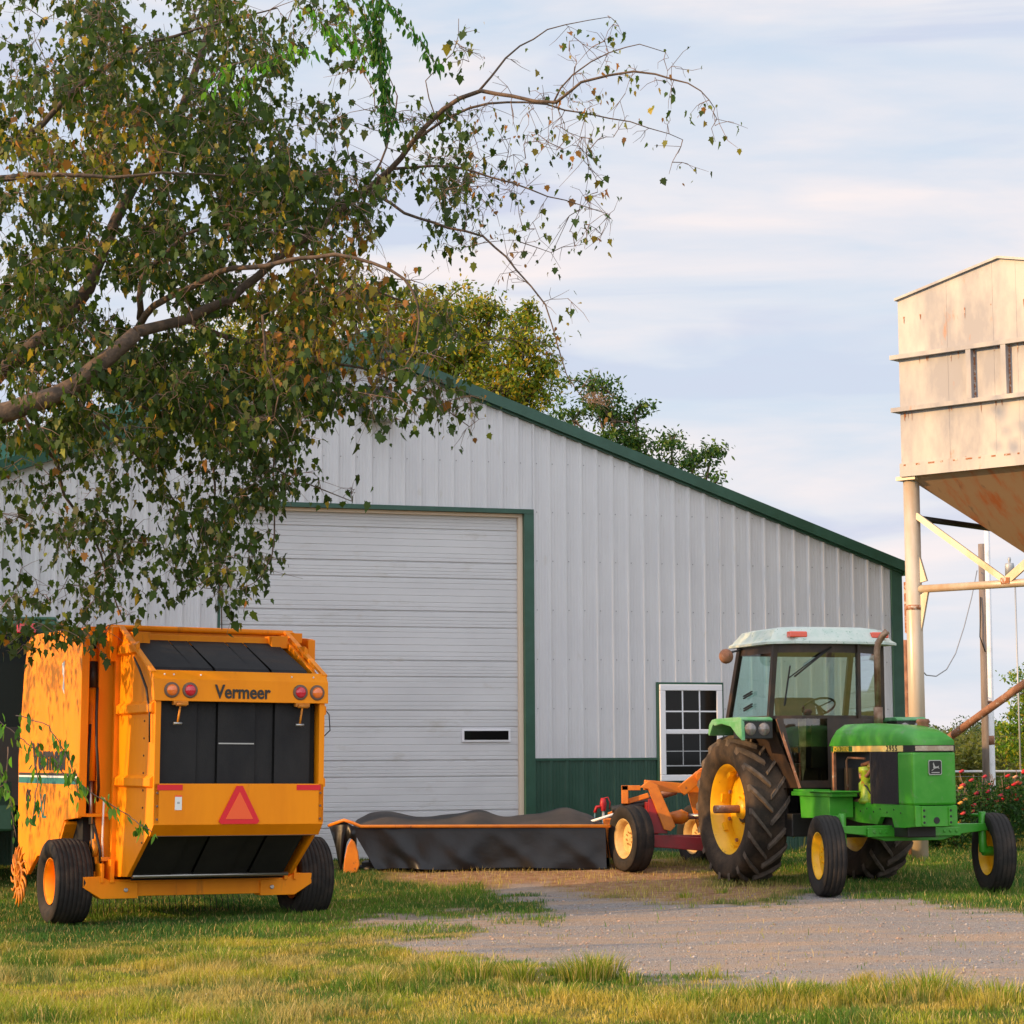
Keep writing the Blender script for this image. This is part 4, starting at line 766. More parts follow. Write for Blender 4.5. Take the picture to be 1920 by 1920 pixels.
for i in range(29):
    u = i / 28; lz = np.interp(u, [q[0] for q in low], [q[1] for q in low]); tx, tz = x0 - .27 + .34 * u, .55 + .06 * math.sin(u * PI) ** 2
    for j in range(9):
        v = j / 8; vs.append((tx + .06 * v * (1 - u), yf + .10 * (1 - u) - .03 * math.sin(v * 3) - .03 * math.sin(u * 16 + v * 3) * v, tz - (tz - lz) * v))
m.add(vs, [(i * 9 + j, i * 9 + j + 1, (i + 1) * 9 + j + 1, (i + 1) * 9 + j) for i in range(28) for j in range(8)], 0, True)
m.build('skirt', TARP, mow)
m = MB(); vs = []; nxx, nyy = 70, 16                             # top cover with bulges
for i in range(nxx + 1):
    u = i / nxx; x_ = x0 + (x1 - x0) * u
    for j in range(nyy + 1):
        v = j / nyy; y_ = yf + (yb - yf) * v
        b3 = .06 * math.exp(-((u - .13) / .08) ** 2) + .075 * math.exp(-((u - .50) / .07) ** 2) + .10 * math.exp(-((u - .86) / .08) ** 2) + .010 * math.sin(u * 19)
        z_ = .545 + math.sin(min(v, 1) * PI * .5) * .10 + b3 * math.sin(min(1, v * 1.5) * PI * .5) + .004 * math.sin(u * 40 + v * 6) + .008 * math.sin(u * 17 - v * 5)
        if u < .05: z_ -= .05 * (1 - u / .05)
        if u > .95: z_ -= .10 * (u - .95) / .05
        vs.append((x_, y_, z_))
m.add(vs, [(i * (nyy + 1) + j, (i + 1) * (nyy + 1) + j, (i + 1) * (nyy + 1) + j + 1, i * (nyy + 1) + j + 1) for i in range(nxx) for j in range(nyy)], 0, True)
m.build('top_cover', TARPT, mow)
m = MB(); m.tube([(x0 - .28, yf + .15, .56), (x0 - .08, yf - .02, .63), (x0 + .02, yf - .05, .60), (x0 + .12, yf - .035, .555), (x1 + .02, yf - .03, .545), (x1 + .06, yf + .05, .54)], .020, 10); m.tube([(x1 + .04, yf, .54), (x1 + .1, .2, .56)], .018, 8); m.build('edge_rail', MORG, mow)
m = MB(); m.prism([(-1.70, .01), (-1.63, .03), (-1.61, .0), (-1.54, .02), (-1.50, .12), (-1.52, .28), (-1.56, .39), (-1.60, .43), (-1.65, .34), (-1.68, .2)], 'y', -.47, -.42, 0, Matrix.Translation((.06, .0, -.02))); m.build('end_shoe', MORG, mow, bevel=.01)
m = MB(); m.box(x0 + .12, x1, -.25, .35, .03, .12, 0); m.box(x0 + .2, x1, -.2, .3, .12, .50, 0); m.tube([(x0 + .1, -.2, .05), (x0 + .3, -.35, .03)], .04, 6, 0)
for i in range(7): m.lathe([(.001, .05), (.2, .03), (.22, 0), (.001, 0)], 16, (x0 + .35 + i * .42, -.15, .04), 'z', 0)
m.build('cutter_bar', BLK, mow)
m = MB()                                                        # carriage: red drawbar, orange headstock
m.prism([(1.95, .30), (2.9, .22), (2.9, .38), (2.05, .44)], 'y', -.35, -.23, 0); m.box(2.0, 2.14, -.30, .3, .28, .82, 0); m.prism([(2.02, .45), (2.25, .45), (2.14, .86), (2.02, .86)], 'y', -.36, -.28, 0); m.box(2.2, 3.1, -.05, .06, .3, .42, 0)
m.build('drawbar', REDF, mow, bevel=.008)
m = MB(); m.prism([(1.92, 1.00), (2.02, .98), (2.20, .50), (2.28, .48), (2.34, .54), (2.13, 1.03), (2.02, 1.08)], 'y', -.42, -.30, 0); m.bar((1.98, -.25, 1.03), (2.52, -.2, .98), .09, .12, 0); m.bar((2.42, -.22, .95), (2.72, -.2, 1.18), .08, .13, 0); m.tube([(2.66, -.30, 1.13), (2.66, .1, 1.13)], .06, 12, 0)
m.bar((2.6, 0, 1.08), (2.75, 0, .5), .12, .22, 0); m.bar((1.78, .1, .82), (2.05, .05, .90), .05, .06, 0); m.box(1.72, 1.80, 0, .12, .8, 1.02, 0); m.box(1.72, 1.95, 0, .06, .96, 1.02, 0); m.box(1.50, 1.62, -.1, .3, .15, .62, 0); m.bar((1.56, .1, .66), (1.80, .1, .76), .05, .06, 0); m.tube([(1.9, .2, .8), (2.4, .2, .95)], .045, 10, 1); m.tube([(1.6, .1, .72), (2.1, .1, .80)], .05, 10, 2)
m.build('headstock', [MORG, RUST, BLK], mow, bevel=.006)
m = MB(); m.tube([(2.25, -.05, .62), (2.45, -.05, .64), (2.52, -.05, .64)], [.06, .09, .05], 12, 0); m.tube([(2.5, -.05, .64), (3.1, -.05, .66)], .035, 10, 1); m.build('driveline', [MORG, STEEL], mow); m = MB(); m.tube([(1.25, -.1, .56), (1.75, -.2, .72)], .018, 8, 0); m.build('lift_rod', WHITE, mow)
make_wheel(mow, (1.80, -.55, .40), .395, .26, .23, 'rib', RIMC, -1, 2, TIRE, .1, R(-66)); make_wheel(mow, (2.72, .75, .38), .395, .26, .22, 'rib', RIMC, -1, 2, TIRE, .1, R(-66))

# ------------------------------------------------------------------ yard hydrant
hx = at(1131, 1500, 29.6); hy = empty('yard_hydrant', (hx[0], 29.6, .22)); tag(hy, 'red handled yard hydrant on a grey pipe by the green wainscot', 'hydrant')
m = MB(); m.tube([(0, 0, 0), (0, 0, .66)], .020, 8); m.build('riser_pipe', GALV, hy)
m = MB(); m.lathe([(.001, .17), (.03, .17), (.045, .10), (.035, .02), (.03, 0)], 10, (0, 0, .64), 'z'); m.tube([(0, 0, .70), (-.09, -.02, .69), (-.11, -.02, .62)], .022, 8); m.tube([(0, 0, .80), (.06, 0, .82), (.09, 0, .75), (.08, 0, .66)], .008, 6); m.build('hydrant_head', HYDR, hy)
m = MB(); m.tube([(-.11, -.02, .62), (-.13, -.02, .4), (-.11, -.03, .2), (-.08, -.03, .05)], .010, 6); m.build('hose', mat('hose', (.2, .3, .3), .5), hy)

# ------------------------------------------------------------------ overhead bin
SXO, SYO = 5.10, 28.4; PH = R(42)
silo = empty('overhead_bin', (SXO, SYO, .15), (0, 0, -PH)); tag(silo, 'tall weathered metal grain bin on pipe legs at the right edge', 'grain bin')
Wb, Db, z0, z1, zp = 2.95, 3.6, 5.10 - .15, 7.38 - .15, 7.70 - .15
m = MB(); X0, X1, Y0, Y1 = -.05, Wb - .05, -.14, Db
m.add([(X0, Y0, z0), (X1, Y0, z0), (X1, Y0, z1), ((X0 + X1) / 2, Y0, zp), (X0, Y0, z1)], [(0, 1, 2, 3, 4)]); m.add([(X0, Y1, z0), (X1, Y1, z0), (X1, Y1, z1), ((X0 + X1) / 2, Y1, zp), (X0, Y1, z1)], [(4, 3, 2, 1, 0)])
m.add([(X0, Y0, z0), (X0, Y1, z0), (X0, Y1, z1), (X0, Y0, z1)], [(3, 2, 1, 0)]); m.add([(X1, Y0, z0), (X1, Y1, z0), (X1, Y1, z1), (X1, Y0, z1)], [(0, 1, 2, 3)])
for k in (2, 4, 5, 7):
    xx = X0 + .05 + k * (X1 - X0) / 9; zt_ = zp - abs(xx - (X0 + X1) / 2) * (zp - z1) / ((X1 - X0) / 2); m.box(xx - .010, xx + .010, Y0 - .0025, Y0 + .002, z0 + .1, zt_ - .02, 0)
m.build('bin_wall', SILO, silo)
m = MB(); xm = (X0 + X1) / 2
for a, c_, e_, f_ in ((X0 - .03, z1 - .01, xm, zp), (X1 + .03, z1 - .01, xm, zp)): m.add([(a, Y0 - .04, c_), (e_, Y0 - .04, f_), (e_, Y1 + .04, f_), (a, Y1 + .04, c_), (a, Y0 - .04, c_ + .03), (e_, Y0 - .04, f_ + .03), (e_, Y1 + .04, f_ + .03), (a, Y1 + .04, c_ + .03)], [(0, 1, 5, 4), (4, 5, 6, 7), (3, 2, 1, 0), (2, 3, 7, 6)])
m.build('bin_roof', SILO, silo)
m = MB(); zr1, zr2 = 6.63 - .15, 5.95 - .15
for zr in (zr1, zr2):
    m.box(X0 - .09, X1 + .1, Y0 - .085, Y0 - .008, zr - .028, zr + .028); m.box(X0 - .085, X0 - .01, Y0, Y1, zr - .028, zr + .028)
m.box(X0 - .01, X1 + .01, Y0 - .03, Y0 - .008, z0 - .01, z0 + .16)
for xx in (1.00, 1.49, 2.0): m.box(xx - .035, xx + .035, Y0 - .08, Y0 - .008, zr2 + .03, zr1 - .03); m.box(xx + .036, xx + .062, Y0 - .014, Y0 - .007, zr2 + .04, zr1 - .04, 1)
for k in range(16): m.box(X0 + .05 + k * .18, X0 + .08 + k * .18 + .03 * (k % 3), Y0 - .033, Y0 - .028, z0 + .125, z0 + .145, 1)
for k in range(60):                                               # rust runs below the rails and seams
    xx = random.uniform(X0 + .03, X1 - .05); zz = random.choice([zr1 - .03, zr2 - .03, z0 + .16, zr1 + .035, 7.0]) + random.uniform(-.01, .01); L_ = random.uniform(.02, .16); w_ = random.uniform(.004, .014)
    m.add([(xx - w_, Y0 - .0045, zz), (xx + w_, Y0 - .0045, zz), (xx + w_ * .3, Y0 - .0045, zz - L_), (xx - w_ * .2, Y0 - .0045, zz - L_ * .8)], [(3, 2, 1, 0)], 1)
m.build('stiffener', [SILO, RUSTY], silo)
m = MB(); cx_, cy_, zh = (X0 + X1) / 2, (Y0 + Y1) / 2, 3.72; h_ = .22
m.add([(X0 + .03, Y0 + .03, z0), (X1 - .03, Y0 + .03, z0), (X1 - .03, Y1 - .03, z0), (X0 + .03, Y1 - .03, z0), (cx_ - h_, cy_ - h_, zh), (cx_ + h_, cy_ - h_, zh), (cx_ + h_, cy_ + h_, zh), (cx_ - h_, cy_ + h_, zh)], [(0, 4, 5, 1), (1, 5, 6, 2), (2, 6, 7, 3), (3, 7, 4, 0), (4, 7, 6, 5)])
m.build('hopper', HOPP, silo)
XL = Wb - .28; YL = Db - .14
for (a, b_) in ((0, 0), (XL, 0), (0, YL), (XL, YL)):
    m = MB(); m.tube([(a, b_, -.15), (a, b_, z0)], .103, 24); m.box(a - .14, a + .14, b_ - .14, b_ + .14, z0 - .05, z0 - .001, 0); m.build('leg', LEGM, silo)
zb1 = 3.66 - .15
m = MB(); m.tube([(.08, 0, zb1), (XL - .08, 0, zb1)], .050, 14); m.tube([(.08, YL, zb1), (XL - .08, YL, zb1)], .05, 12)
m.tube([(0, .08, 4.58 - .15), (0, YL, 4.58 - .15)], .04, 10, 1); m.tube([(XL, .08, zb1), (XL, YL, zb1)], .05, 12)
xmid = XL / 2; m.bar((.08, -.03, 4.60 - .15), (xmid, -.03, zb1 + .03), .04, .075, 0); m.bar((XL - .08, -.03, 4.60 - .15), (xmid, -.03, zb1 + .03), .04, .10, 0); m.box(xmid - .06, xmid + .06, -.06, .05, zb1 + .0, zb1 + .075, 2)
m.build('brace', [LEGM, BLK, RUSTY], silo)
m = MB(); m.prism([(.09, zb1 + .46), (.20, zb1 + .10), (.09, zb1 + .08)], 'y', -.02, .02, 0); m.prism([(.09, zb1 - .08), (.22, zb1 - .02), (.09, zb1 - .58)], 'y', -.02, .02, 0); m.tube([(0, 0, zb1 - .26), (0, 0, zb1 - .20)], .108, 20, 1); m.box(-.13, -.09, -.03, .03, zb1 - .55, zb1 + .1, 1); m.build('gusset', [LEGM, RUSTY], silo)

rp = MB(); a = at(1699, 1200, 29.6); rp.tube([(a[0], 29.6, 0), (a[0], 29.6, a[2])], .035, 10); tag(rp.build('pipe_post', RUST), 'thin rusty pipe post just behind the left bin leg', 'post')
pipe = MB(); a = at(1770, 1390, 28.9); b_ = at(1990, 1232, 26.6); pipe.tube([(a[0] - .9, a[1] + .7, a[2] - .62), a, b_], .050, 12); tag(pipe.build('slanting_pipe', RUST), 'rusty steel pipe slanting up to the right beneath the bin', 'pipe')

# utility poles
a = at(1837, 1020, 45); up_ = empty('utility_pole', (a[0] + .05, 45, -.3)); tag(up_, 'grey weathered wooden utility pole beyond the tractor hood', 'utility pole')
m = MB(); m.tube([(0, 0, 0), (-.01, 0, a[2] + .3)], [.135, .075], 12); m.build('pole', WOODP, up_); m = MB(); m.tube([(-.08, -.08, 5.0), (-.10, -.1, 4.6), (-.12, -.1, 4.2), (-.02, -.1, 3.9)], .012, 5); m.build('service_wire', BLK, up_); m = MB(); m.box(.05, .12, -.12, -.05, 5.2, 5.3); m.build('fitting', BLK, up_); m = MB(); m.box(.05, .1, -.12, -.05, 3.5, 3.7); m.build('meter', BLK, up_)
a = at(1850, 975, 40); wp = empty('white_pole', (a[0] + .02, 40, -.2)); tag(wp, 'slim white painted pole beside the wooden utility pole', 'pole')
b_ = at(1859, 1450, 40); m = MB(); m.tube([(b_[0] - a[0], 0, 0), (b_[0] - a[0] - .0, 0, b_[2]), (-.02, 0, a[2] + .6)], .05, 10); 
m.build('mast', PVC, wp); m = MB(); zc = at(1858, 1388, 40)[2]; m.tube([(b_[0] - a[0], 0, zc - .08 + .2), (b_[0] - a[0], 0, zc + .08 + .2)], .053, 10); m.build('rust_band', RUST, wp); m = MB(); m.tube([(b_[0] - a[0], 0, zc + .85), (b_[0] - a[0], 0, zc + .9)], .053, 10); m.build('rust_band', RUST, wp)
m = MB(); p0 = Vector(at(1832, 1070, 45)); p1 = Vector(at(1655, 1290, 40)); pts = []
for i in range(25):
    u = i / 24; q = p0.lerp(p1, u); pts.append(q)
ctr = [(1832,1070),(1822,1120),(1808,1175),(1792,1225),(1775,1255),(1755,1268),(1737,1266),(1715,1240),(1690,1275),(1672,1330)]
ctr = ctr[:7] + [(1715, 1255), (1700, 1240), (1690, 1225), (1600, 1100)]
m.tube([at(x_, y_, 44.9 - i * 1.0) for i, (x_, y_) in enumerate(ctr[:7])] + [at(1700, 1225, 37), at(1660, 1130, 35.5), at(1648, 1062, 34.8)], .011, 5); tag(m.build('power_line', WIRE), 'sagging grey cable hanging from the wooden pole', 'cable')
a = at(1893, 1065, 52); m = empty('pole_transformer', (a[0], 52, 0)); tag(m, 'small grey transformer on a thin post seen below the bin brace', 'transformer')
q = MB(); q.lathe([(.001, .36), (.1, .36), (.11, .3), (.11, .0), (.001, 0)], 14, (0, 0, a[2] - .25), 'z'); q.lathe([(.001, .15), (.03, .15), (.04, .1), (.02, 0)], 8, (0, 0, a[2] + .1), 'z'); q.build('tank', GALV, m); q = MB(); q.tube([(.14, .1, -.5), (.14, .1, a[2] - .1)], .02, 6); q.build('post', GALV, m)

# field fence
fn = empty('pipe_fence', (9.5, 48, 0)); tag(fn, 'low grey pipe and wire fence beyond the rose bushes', 'fence')
zf = at(1800, 1447, 48)[2]; m = MB(); m.tube([(-6, 0, zf), (8, 0, zf)], .030, 8); m.build('rail', GALV, fn); 
for k in range(6):
    m = MB(); m.tube([(-5.3 + k * 2.4, 0, -.4), (-5.3 + k * 2.4, 0, zf)], .035, 8); m.build('post', GALV, fn)
m = MB()
for z_ in (.25, .5, .75, 1.0): m.tube([(-6, 0, z_ * zf - .1), (8, 0, z_ * zf - .1)], .004, 4)
m.build('wire', WIRE, fn)

# ------------------------------------------------------------------ leaves and trees
ML = np.array([(0, 0), (.14, .10), (.40, .08), (.36, .28), (.52, .50), (.33, .52), (.26, .66), (0, 1.0), (-.26, .66), (-.33, .52), (-.52, .50), (-.36, .28), (-.40, .08), (-.14, .10)]) ; ML[:, 0] *= .95
OV = np.array([(0, 0), (.20, .22), (.26, .5), (.14, .8), (0, 1.0), (-.14, .8), (-.26, .5), (-.20, .22)])
def leaves(name, pos, size, colr, shape, matl, parent=None, hang=.75):
    n = len(pos); k = len(shape)
    d = rng.normal(size=(n, 3)); d /= np.linalg.norm(d, axis=1)[:, None]; d = d * (1 - hang) + np.array([0, 0, -1.]) * hang; d += rng.normal(size=(n, 3)) * .18; d /= np.linalg.norm(d, axis=1)[:, None]
    r_ = rng.normal(size=(n, 3)); s_ = np.cross(d, r_); s_ /= np.linalg.norm(s_, axis=1)[:, None]; nn = np.cross(s_, d)
    fold = rng.uniform(.05, .7, n)[:, None, None] * np.abs(shape[:, 0])[None, :, None] + rng.uniform(-.2, .4, n)[:, None, None] * (shape[:, 1] ** 2)[None, :, None]
    wf = rng.uniform(.45, 1.0, n)[:, None, None]
    V = pos[:, None] + size[:, None, None] * (s_[:, None] * shape[:, 0][None, :, None] * wf + d[:, None] * shape[:, 1][None, :, None] + nn[:, None] * fold)
    return raw_mesh(name, V.reshape(-1, 3), np.arange(n * k).reshape(n, k), matl, parent, np.repeat(colr, k, 0))
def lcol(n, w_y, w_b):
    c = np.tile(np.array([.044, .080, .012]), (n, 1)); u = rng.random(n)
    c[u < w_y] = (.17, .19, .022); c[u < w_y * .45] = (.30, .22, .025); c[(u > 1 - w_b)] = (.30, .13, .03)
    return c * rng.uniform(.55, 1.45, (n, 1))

tree = empty('maple_tree', (-7.2, 20.0, 0)); tag(tree, 'big maple tree overhanging from the left, its limbs above the baler', 'tree')
inv = Vector((7.2, -20, 0))
limbs = [
 ([(-420,1250,20),(-330,1010,20),(-200,870,20),(-60,800,20),(20,768,20),(100,742,20),(175,695,20.1),(255,625,20.2)], .17, .066),
 ([(255,625,20.2),(345,600,20.5),(430,560,20.8),(480,520,21),(560,455,21),(620,410,21),(690,355,20.8),(735,315,20.6),(770,270,20.4),(830,205,20.2),(900,172,20),(960,182,19.8),(1040,190,19.6),(1090,155,19.5),(1190,136,19.4),(1262,147,19.3),(1312,168,19.2),(1340,203,19.2)], .055, .003),
 ([(255,625,20.2),(290,575,19.8),(360,535,19.5),(440,502,19.2),(500,500,19),(560,485,18.9),(630,478,18.8),(700,495,18.7),(757,521,18.6),(782,570,18.6),(783,630,18.6),(765,680,18.6),(752,702,18.6)], .038, .004),
 ([(262,600,20.1),(262,560,19.8),(268,520,19.7),(300,488,19.6),(345,440,19.5),(430,420,19.3),(520,440,19.1)], .034, .008),
 ([(-300,420,20),(-100,330,20),(0,285,20),(60,250,20),(130,180,20),(190,130,20),(262,92,20),(370,52,20.2),(520,15,20.4)], .055, .006),
 ([(-200,350,20),(0,335,20),(70,326,19),(170,332,19),(300,325,19),(420,330,19.2)], .05, .006),
 ([(-200,900,21),(0,700,21.2),(100,620,21.4),(165,540,21.5),(190,480,21.6),(240,370,21.7),(300,280,21.8),(340,200,21.8),(372,120,21.8),(400,20,21.8)], .11, .03),
 ([(40,778,20.3),(75,830,20.5),(108,868,20.7),(120,930,20.8),(160,980,21),(192,1040,21),(205,1100,21.1),(232,1165,21.2)], .026, .006),
 ([(490,590,19.4),(500,680,19.3),(520,742,19.2),(515,780,19.2)], .014, .005), ([(500,640,20.4),(512,800,20.5),(514,950,20.5),(510,1040,20.5),(478,1092,20.5)], .013, .006),
 ([(400,880,21),(404,1000,21),(412,1100,21.2),(416,1180,21.4)], .012, .005),
 ([(620,410,21),(700,330,21.4),(730,250,21.5),(745,180,21.5)], .02, .008),
 ([(900,172,20),(950,108,20),(1000,72,20),(1060,45,20),(1140,32,20)], .012, .003), ([(1040,190,19.6),(1075,140,19.5),(1140,100,19.5),(1200,84,19.4),(1248,98,19.4)], .009, .003),
 ([(770,270,20.4),(850,215,20.2),(950,190,20),(1060,205,20),(1180,228,19.9),(1280,262,19.9)], .018, .003), ([(735,315,20.6),(850,312,20.4),(960,345,20.2),(1060,378,20),(1142,402,20)], .016, .003),
 ([(690,355,20.8),(760,400,20.5),(840,428,20.2),(905,445,20),(970,505,19.8),(1020,570,19.6),(1045,645,19.5),(1060,700,19.5),(1100,755,19.5)], .017, .004),
 ([(830,250,20.3),(800,150,20.4),(850,100,20.4),(860,35,20.4)], .007, .003), ([(560,455,21),(640,520,21.2),(740,560,21.4),(830,600,21.4),(890,650,21.4)], .02, .004),
 ([(345,600,20.5),(450,640,20.6),(560,670,20.7),(680,690,20.8),(790,740,20.8),(880,800,20.8)], .028, .004), ([(175,695,20.1),(260,760,20.4),(350,800,20.6),(450,850,20.8),(560,900,20.8),(660,940,20.8)], .022, .004),
 ([(120,740,20),(200,800,20.2),(280,880,20.5),(340,960,20.8),(380,1060,21)], .018, .004)]
bk = MB(); nodes = []
for li, (pts, ra, rb) in enumerate(limbs):
    P3 = [Vector(at(p[0], p[1], p[2] - (.7 if li == 0 else .5 if li == 1 else 0))) for p in pts]; Q = [];   # densify with Catmull-Rom
    for i in range(len(P3) - 1):
        p0, p1, p2, p3 = P3[max(i - 1, 0)], P3[i], P3[i + 1], P3[min(i + 2, len(P3) - 1)]
        ns = max(2, int((p2 - p1).length / .16))
        for k in range(ns):
            t_ = k / ns; q = .5 * ((2 * p1) + (-p0 + p2) * t_ + (2 * p0 - 5 * p1 + 4 * p2 - p3) * t_ ** 2 + (-p0 + 3 * p1 - 3 * p2 + p3) * t_ ** 3)
            Q.append(q + Vector((random.uniform(-1, 1), random.uniform(-1, 1), random.uniform(-1, 1))) * .012)
    Q.append(P3[-1]); nodes += [tuple(q) for q in Q]
    rs = [ra + (rb - ra) * (i / (len(Q) - 1)) ** .8 for i in range(len(Q))]; bk.tube([q + inv for q in Q], rs, 9 if ra > .03 else 6)
bk.build('limb', BARK, tree)
tk = MB(); st_ = Vector(at(-420, 1250, 20)); tk.tube([(0, 0, -.2), (.05, 0, .3), (.15, 0, 1.2), st_ + inv, Vector(at(-330, 1010, 20)) + inv, Vector(at(-400, 700, 19.5)) + inv, Vector(at(-380, 300, 19)) + inv, Vector(at(-500, -200, 19)) + inv], [.5, .38, .33, .30, .27, .22, .16, .08], 16); tk.build('trunk', BARK, tree)
blobs = [(100,100,230,200,300),(330,140,230,170,260),(110,420,230,180,330),(350,370,220,180,290),(520,240,140,110,70),(545,440,170,140,210),(110,620,220,120,200),(370,660,220,120,250),(600,630,150,110,170),(740,600,130,90,70),
 (690,330,120,130,100),(800,310,120,110,70),(880,380,120,100,55),(950,280,130,90,32),(1080,230,170,70,26),(1010,430,110,70,22),(1050,330,110,70,12),(630,735,120,60,110),(760,745,110,50,50),(250,790,250,70,170),(420,820,140,90,110),(80,820,120,110,60),
 (320,940,150,110,80),(90,990,110,90,45),(240,1070,120,80,45),(50,1160,75,55,26),(150,1195,60,14,10),(415,1060,80,90,42),(590,925,80,40,14),(470,960,70,50,14),(860,740,60,50,18),(500,830,60,110,50),(1040,600,60,100,8),(1110,90,110,60,10),(850,90,40,50,6),(600,70,130,80,60)]
att = []
for cx_, cy_, rx, ry, n_ in blobs:
    for _ in range(int(n_ * (1.65 if (cx_ < 620 and cy_ < 700) else 1.1))):
        a = random.uniform(0, 2 * PI); rr = math.sqrt(random.random()); px_ = cx_ + rx * rr * math.cos(a); py_ = cy_ + ry * rr * math.sin(a)
        # holes where the sky shows
        if fbm(px_, py_, 1 / 55., 40) < .40 and py_ < 640: continue
        if fbm(px_, py_, 1 / 30., 47) < (.37 if py_ < 850 else .42): continue
        if ((px_ - 565) / 70) ** 2 + ((py_ - 150) / 40) ** 2 < 1 or ((px_ - 605) / 60) ** 2 + ((py_ - 270) / 30) ** 2 < 1: continue
        Yd = random.uniform(19.8, 21.4) if py_ > 850 else (random.uniform(19.0, 23.4) if px_ < 600 else random.uniform(19.2, 22.0))
        att.append(at(px_, py_, Yd))
for _ in range(170): att.append((random.uniform(-8.6, -5.9), random.uniform(20.2, 22.4), random.uniform(1.6, 5.0)))  # unseen leaf clumps left of frame, added to dapple sunlight onto the baler
for q in list(nodes):
    qx_, qy_ = to_px(*q)
    if qx_ > 760 and random.random() < .8: att.append((q[0] + random.uniform(-.1, .35), q[1] + random.uniform(-.25, .25), q[2] - random.uniform(-.12, .42)))
    if -50 < qx_ < 760 and random.random() < .25: att.append((q[0] + random.uniform(-.3, .3), q[1] + random.uniform(-.5, .1), q[2] + random.uniform(-.4, .3)))
att = np.array(att); NP = np.zeros((len(nodes) + len(att) * 4, 3)); NP[:len(nodes)] = nodes; nn_ = len(nodes)
d0 = np.array([np.min(((NP[:nn_] - a) ** 2).sum(1)) for a in att]); order = np.argsort(d0)
tw = MB(); lp_ = []; lsz = []
for oi in order:
    a = att[oi]; D = NP[:nn_] - a; dd = (D ** 2).sum(1) + np.maximum(0, -D[:, 2]) ** 2 * .6; j = int(np.argmin(dd)); s_ = NP[j]; v = a - s_; L = np.linalg.norm(v)
    if L < .03: lp_.append(a); continue
    mid1 = s_ + v * .35 + np.array([0, 0, .10 * L]) + rng.normal(size=3) * .05 * L; mid2 = s_ + v * .7 + np.array([0, 0, .08 * L]) + rng.normal(size=3) * .05 * L
    r_ = min(.010, .0025 + .006 * L); tw.tube([Vector(s_) + inv, Vector(mid1) + inv, Vector(mid2) + inv, Vector(a) + inv], [r_, r_ * .8, r_ * .6, .0018], 4, 0, False)
    NP[nn_] = mid1; NP[nn_ + 1] = mid2; NP[nn_ + 2] = a; nn_ += 3
    for _k in range(2):
        e_ = mid2 + rng.normal(size=3) * .12 + np.array([0, 0, -.05]); tw.tube([Vector(mid1) + inv, Vector((mid1 + e_) / 2 + rng.normal(size=3) * .02) + inv, Vector(e_) + inv], [.003, .0025, .0015], 3, 0, False); lp_.append(e_)
tw.build('twigs', TWIG, tree)['kind'] = 'stuff'
pos = []
pxs, pys = to_px(att[:, 0], att[:, 1], att[:, 2])
for i, a in enumerate(att):
    k = 11 if pxs[i] < 620 else (5.5 if pxs[i] < 860 else 2.6)
    k = max(2, int(random.gauss(k, 2)))
    for _ in range(k): pos.append(a + rng.normal(size=3) * np.array([.085, .085, .065]))
for e_ in lp_:
    if rng.random() < .55: pos.append(np.array(e_) + rng.normal(size=3) * .02)
pos = np.array(pos); qx, qy = to_px(pos[:, 0], pos[:, 1], pos[:, 2]); n = len(pos)
c = lcol(n, .07, .012); wn = (fbm(qx, qy, 1 / 60., 3) - .5) * 1.6; wr = ((((qx - 640) / 210) ** 2 + ((qy - 560) / 150) ** 2 + wn) < 1) | ((((qx - 130) / 200) ** 2 + ((qy - 275) / 70) ** 2 + wn) < 1); c[wr] = lcol(int(wr.sum()), .50, .10)  # sunlit zones of the crown painted in as yellow and orange leaves
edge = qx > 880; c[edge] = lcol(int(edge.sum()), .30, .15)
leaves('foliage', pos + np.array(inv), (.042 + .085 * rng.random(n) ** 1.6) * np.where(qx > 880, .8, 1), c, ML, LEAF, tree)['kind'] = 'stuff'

# vines
def vine(name, paths, n_per_m, size, col0, label):
    root = empty(name, at(*paths[0][0])); tag(root, label, 'vine', 'trailing vines'); o_ = Vector(root.location); st = MB(); ps = []
    for pts in paths:
        P3 = [Vector(at(*p)) for p in pts]; Q = []
        for i in range(len(P3) - 1):
            for k in range(6): Q.append(P3[i].lerp(P3[i + 1], k / 6) + Vector((random.uniform(-1, 1), random.uniform(-1, 1), random.uniform(-1, 1))) * .008)
        Q.append(P3[-1]); st.tube([q - o_ for q in Q], .004, 5)
        L = sum((Q[i + 1] - Q[i]).length for i in range(len(Q) - 1))
        for _ in range(int(L * n_per_m)):
            i = random.randrange(len(Q) - 1); ps.append(np.array(Q[i].lerp(Q[i + 1], random.random())) + rng.normal(size=3) * .03)
    st.build('stem', TWIG, root); ps = np.array(ps); c = np.tile(np.array(col0), (len(ps), 1)) * rng.uniform(.5, 1.5, (len(ps), 1)); c[rng.random(len(ps)) < .2] *= np.array([1.8, 1.2, .8])
    leaves('foliage', ps - np.array(o_), rng.uniform(.6, 1.25, len(ps)) * size, c, OV, LEAFV, root)
vine('hanging_vine', [[(705,-60,19.6),(708,60,19.6),(716,150,19.6),(728,250,19.6)], [(712,-60,19.5),(712,60,19.6),(722,150,19.6),(736,240,19.6)], [(700,-60,19.7),(700,40,19.7),(712,140,19.7),(722,230,19.7)], [(670,-40,19.6),(690,50,19.6),(705,110,19.6)], [(712,-10,19.4),(760,40,19.4),(800,95,19.4),(822,125,19.4)]], 120, .085, (.045, .15, .025), 'green vine column dangling against the sky above the barn ridge')
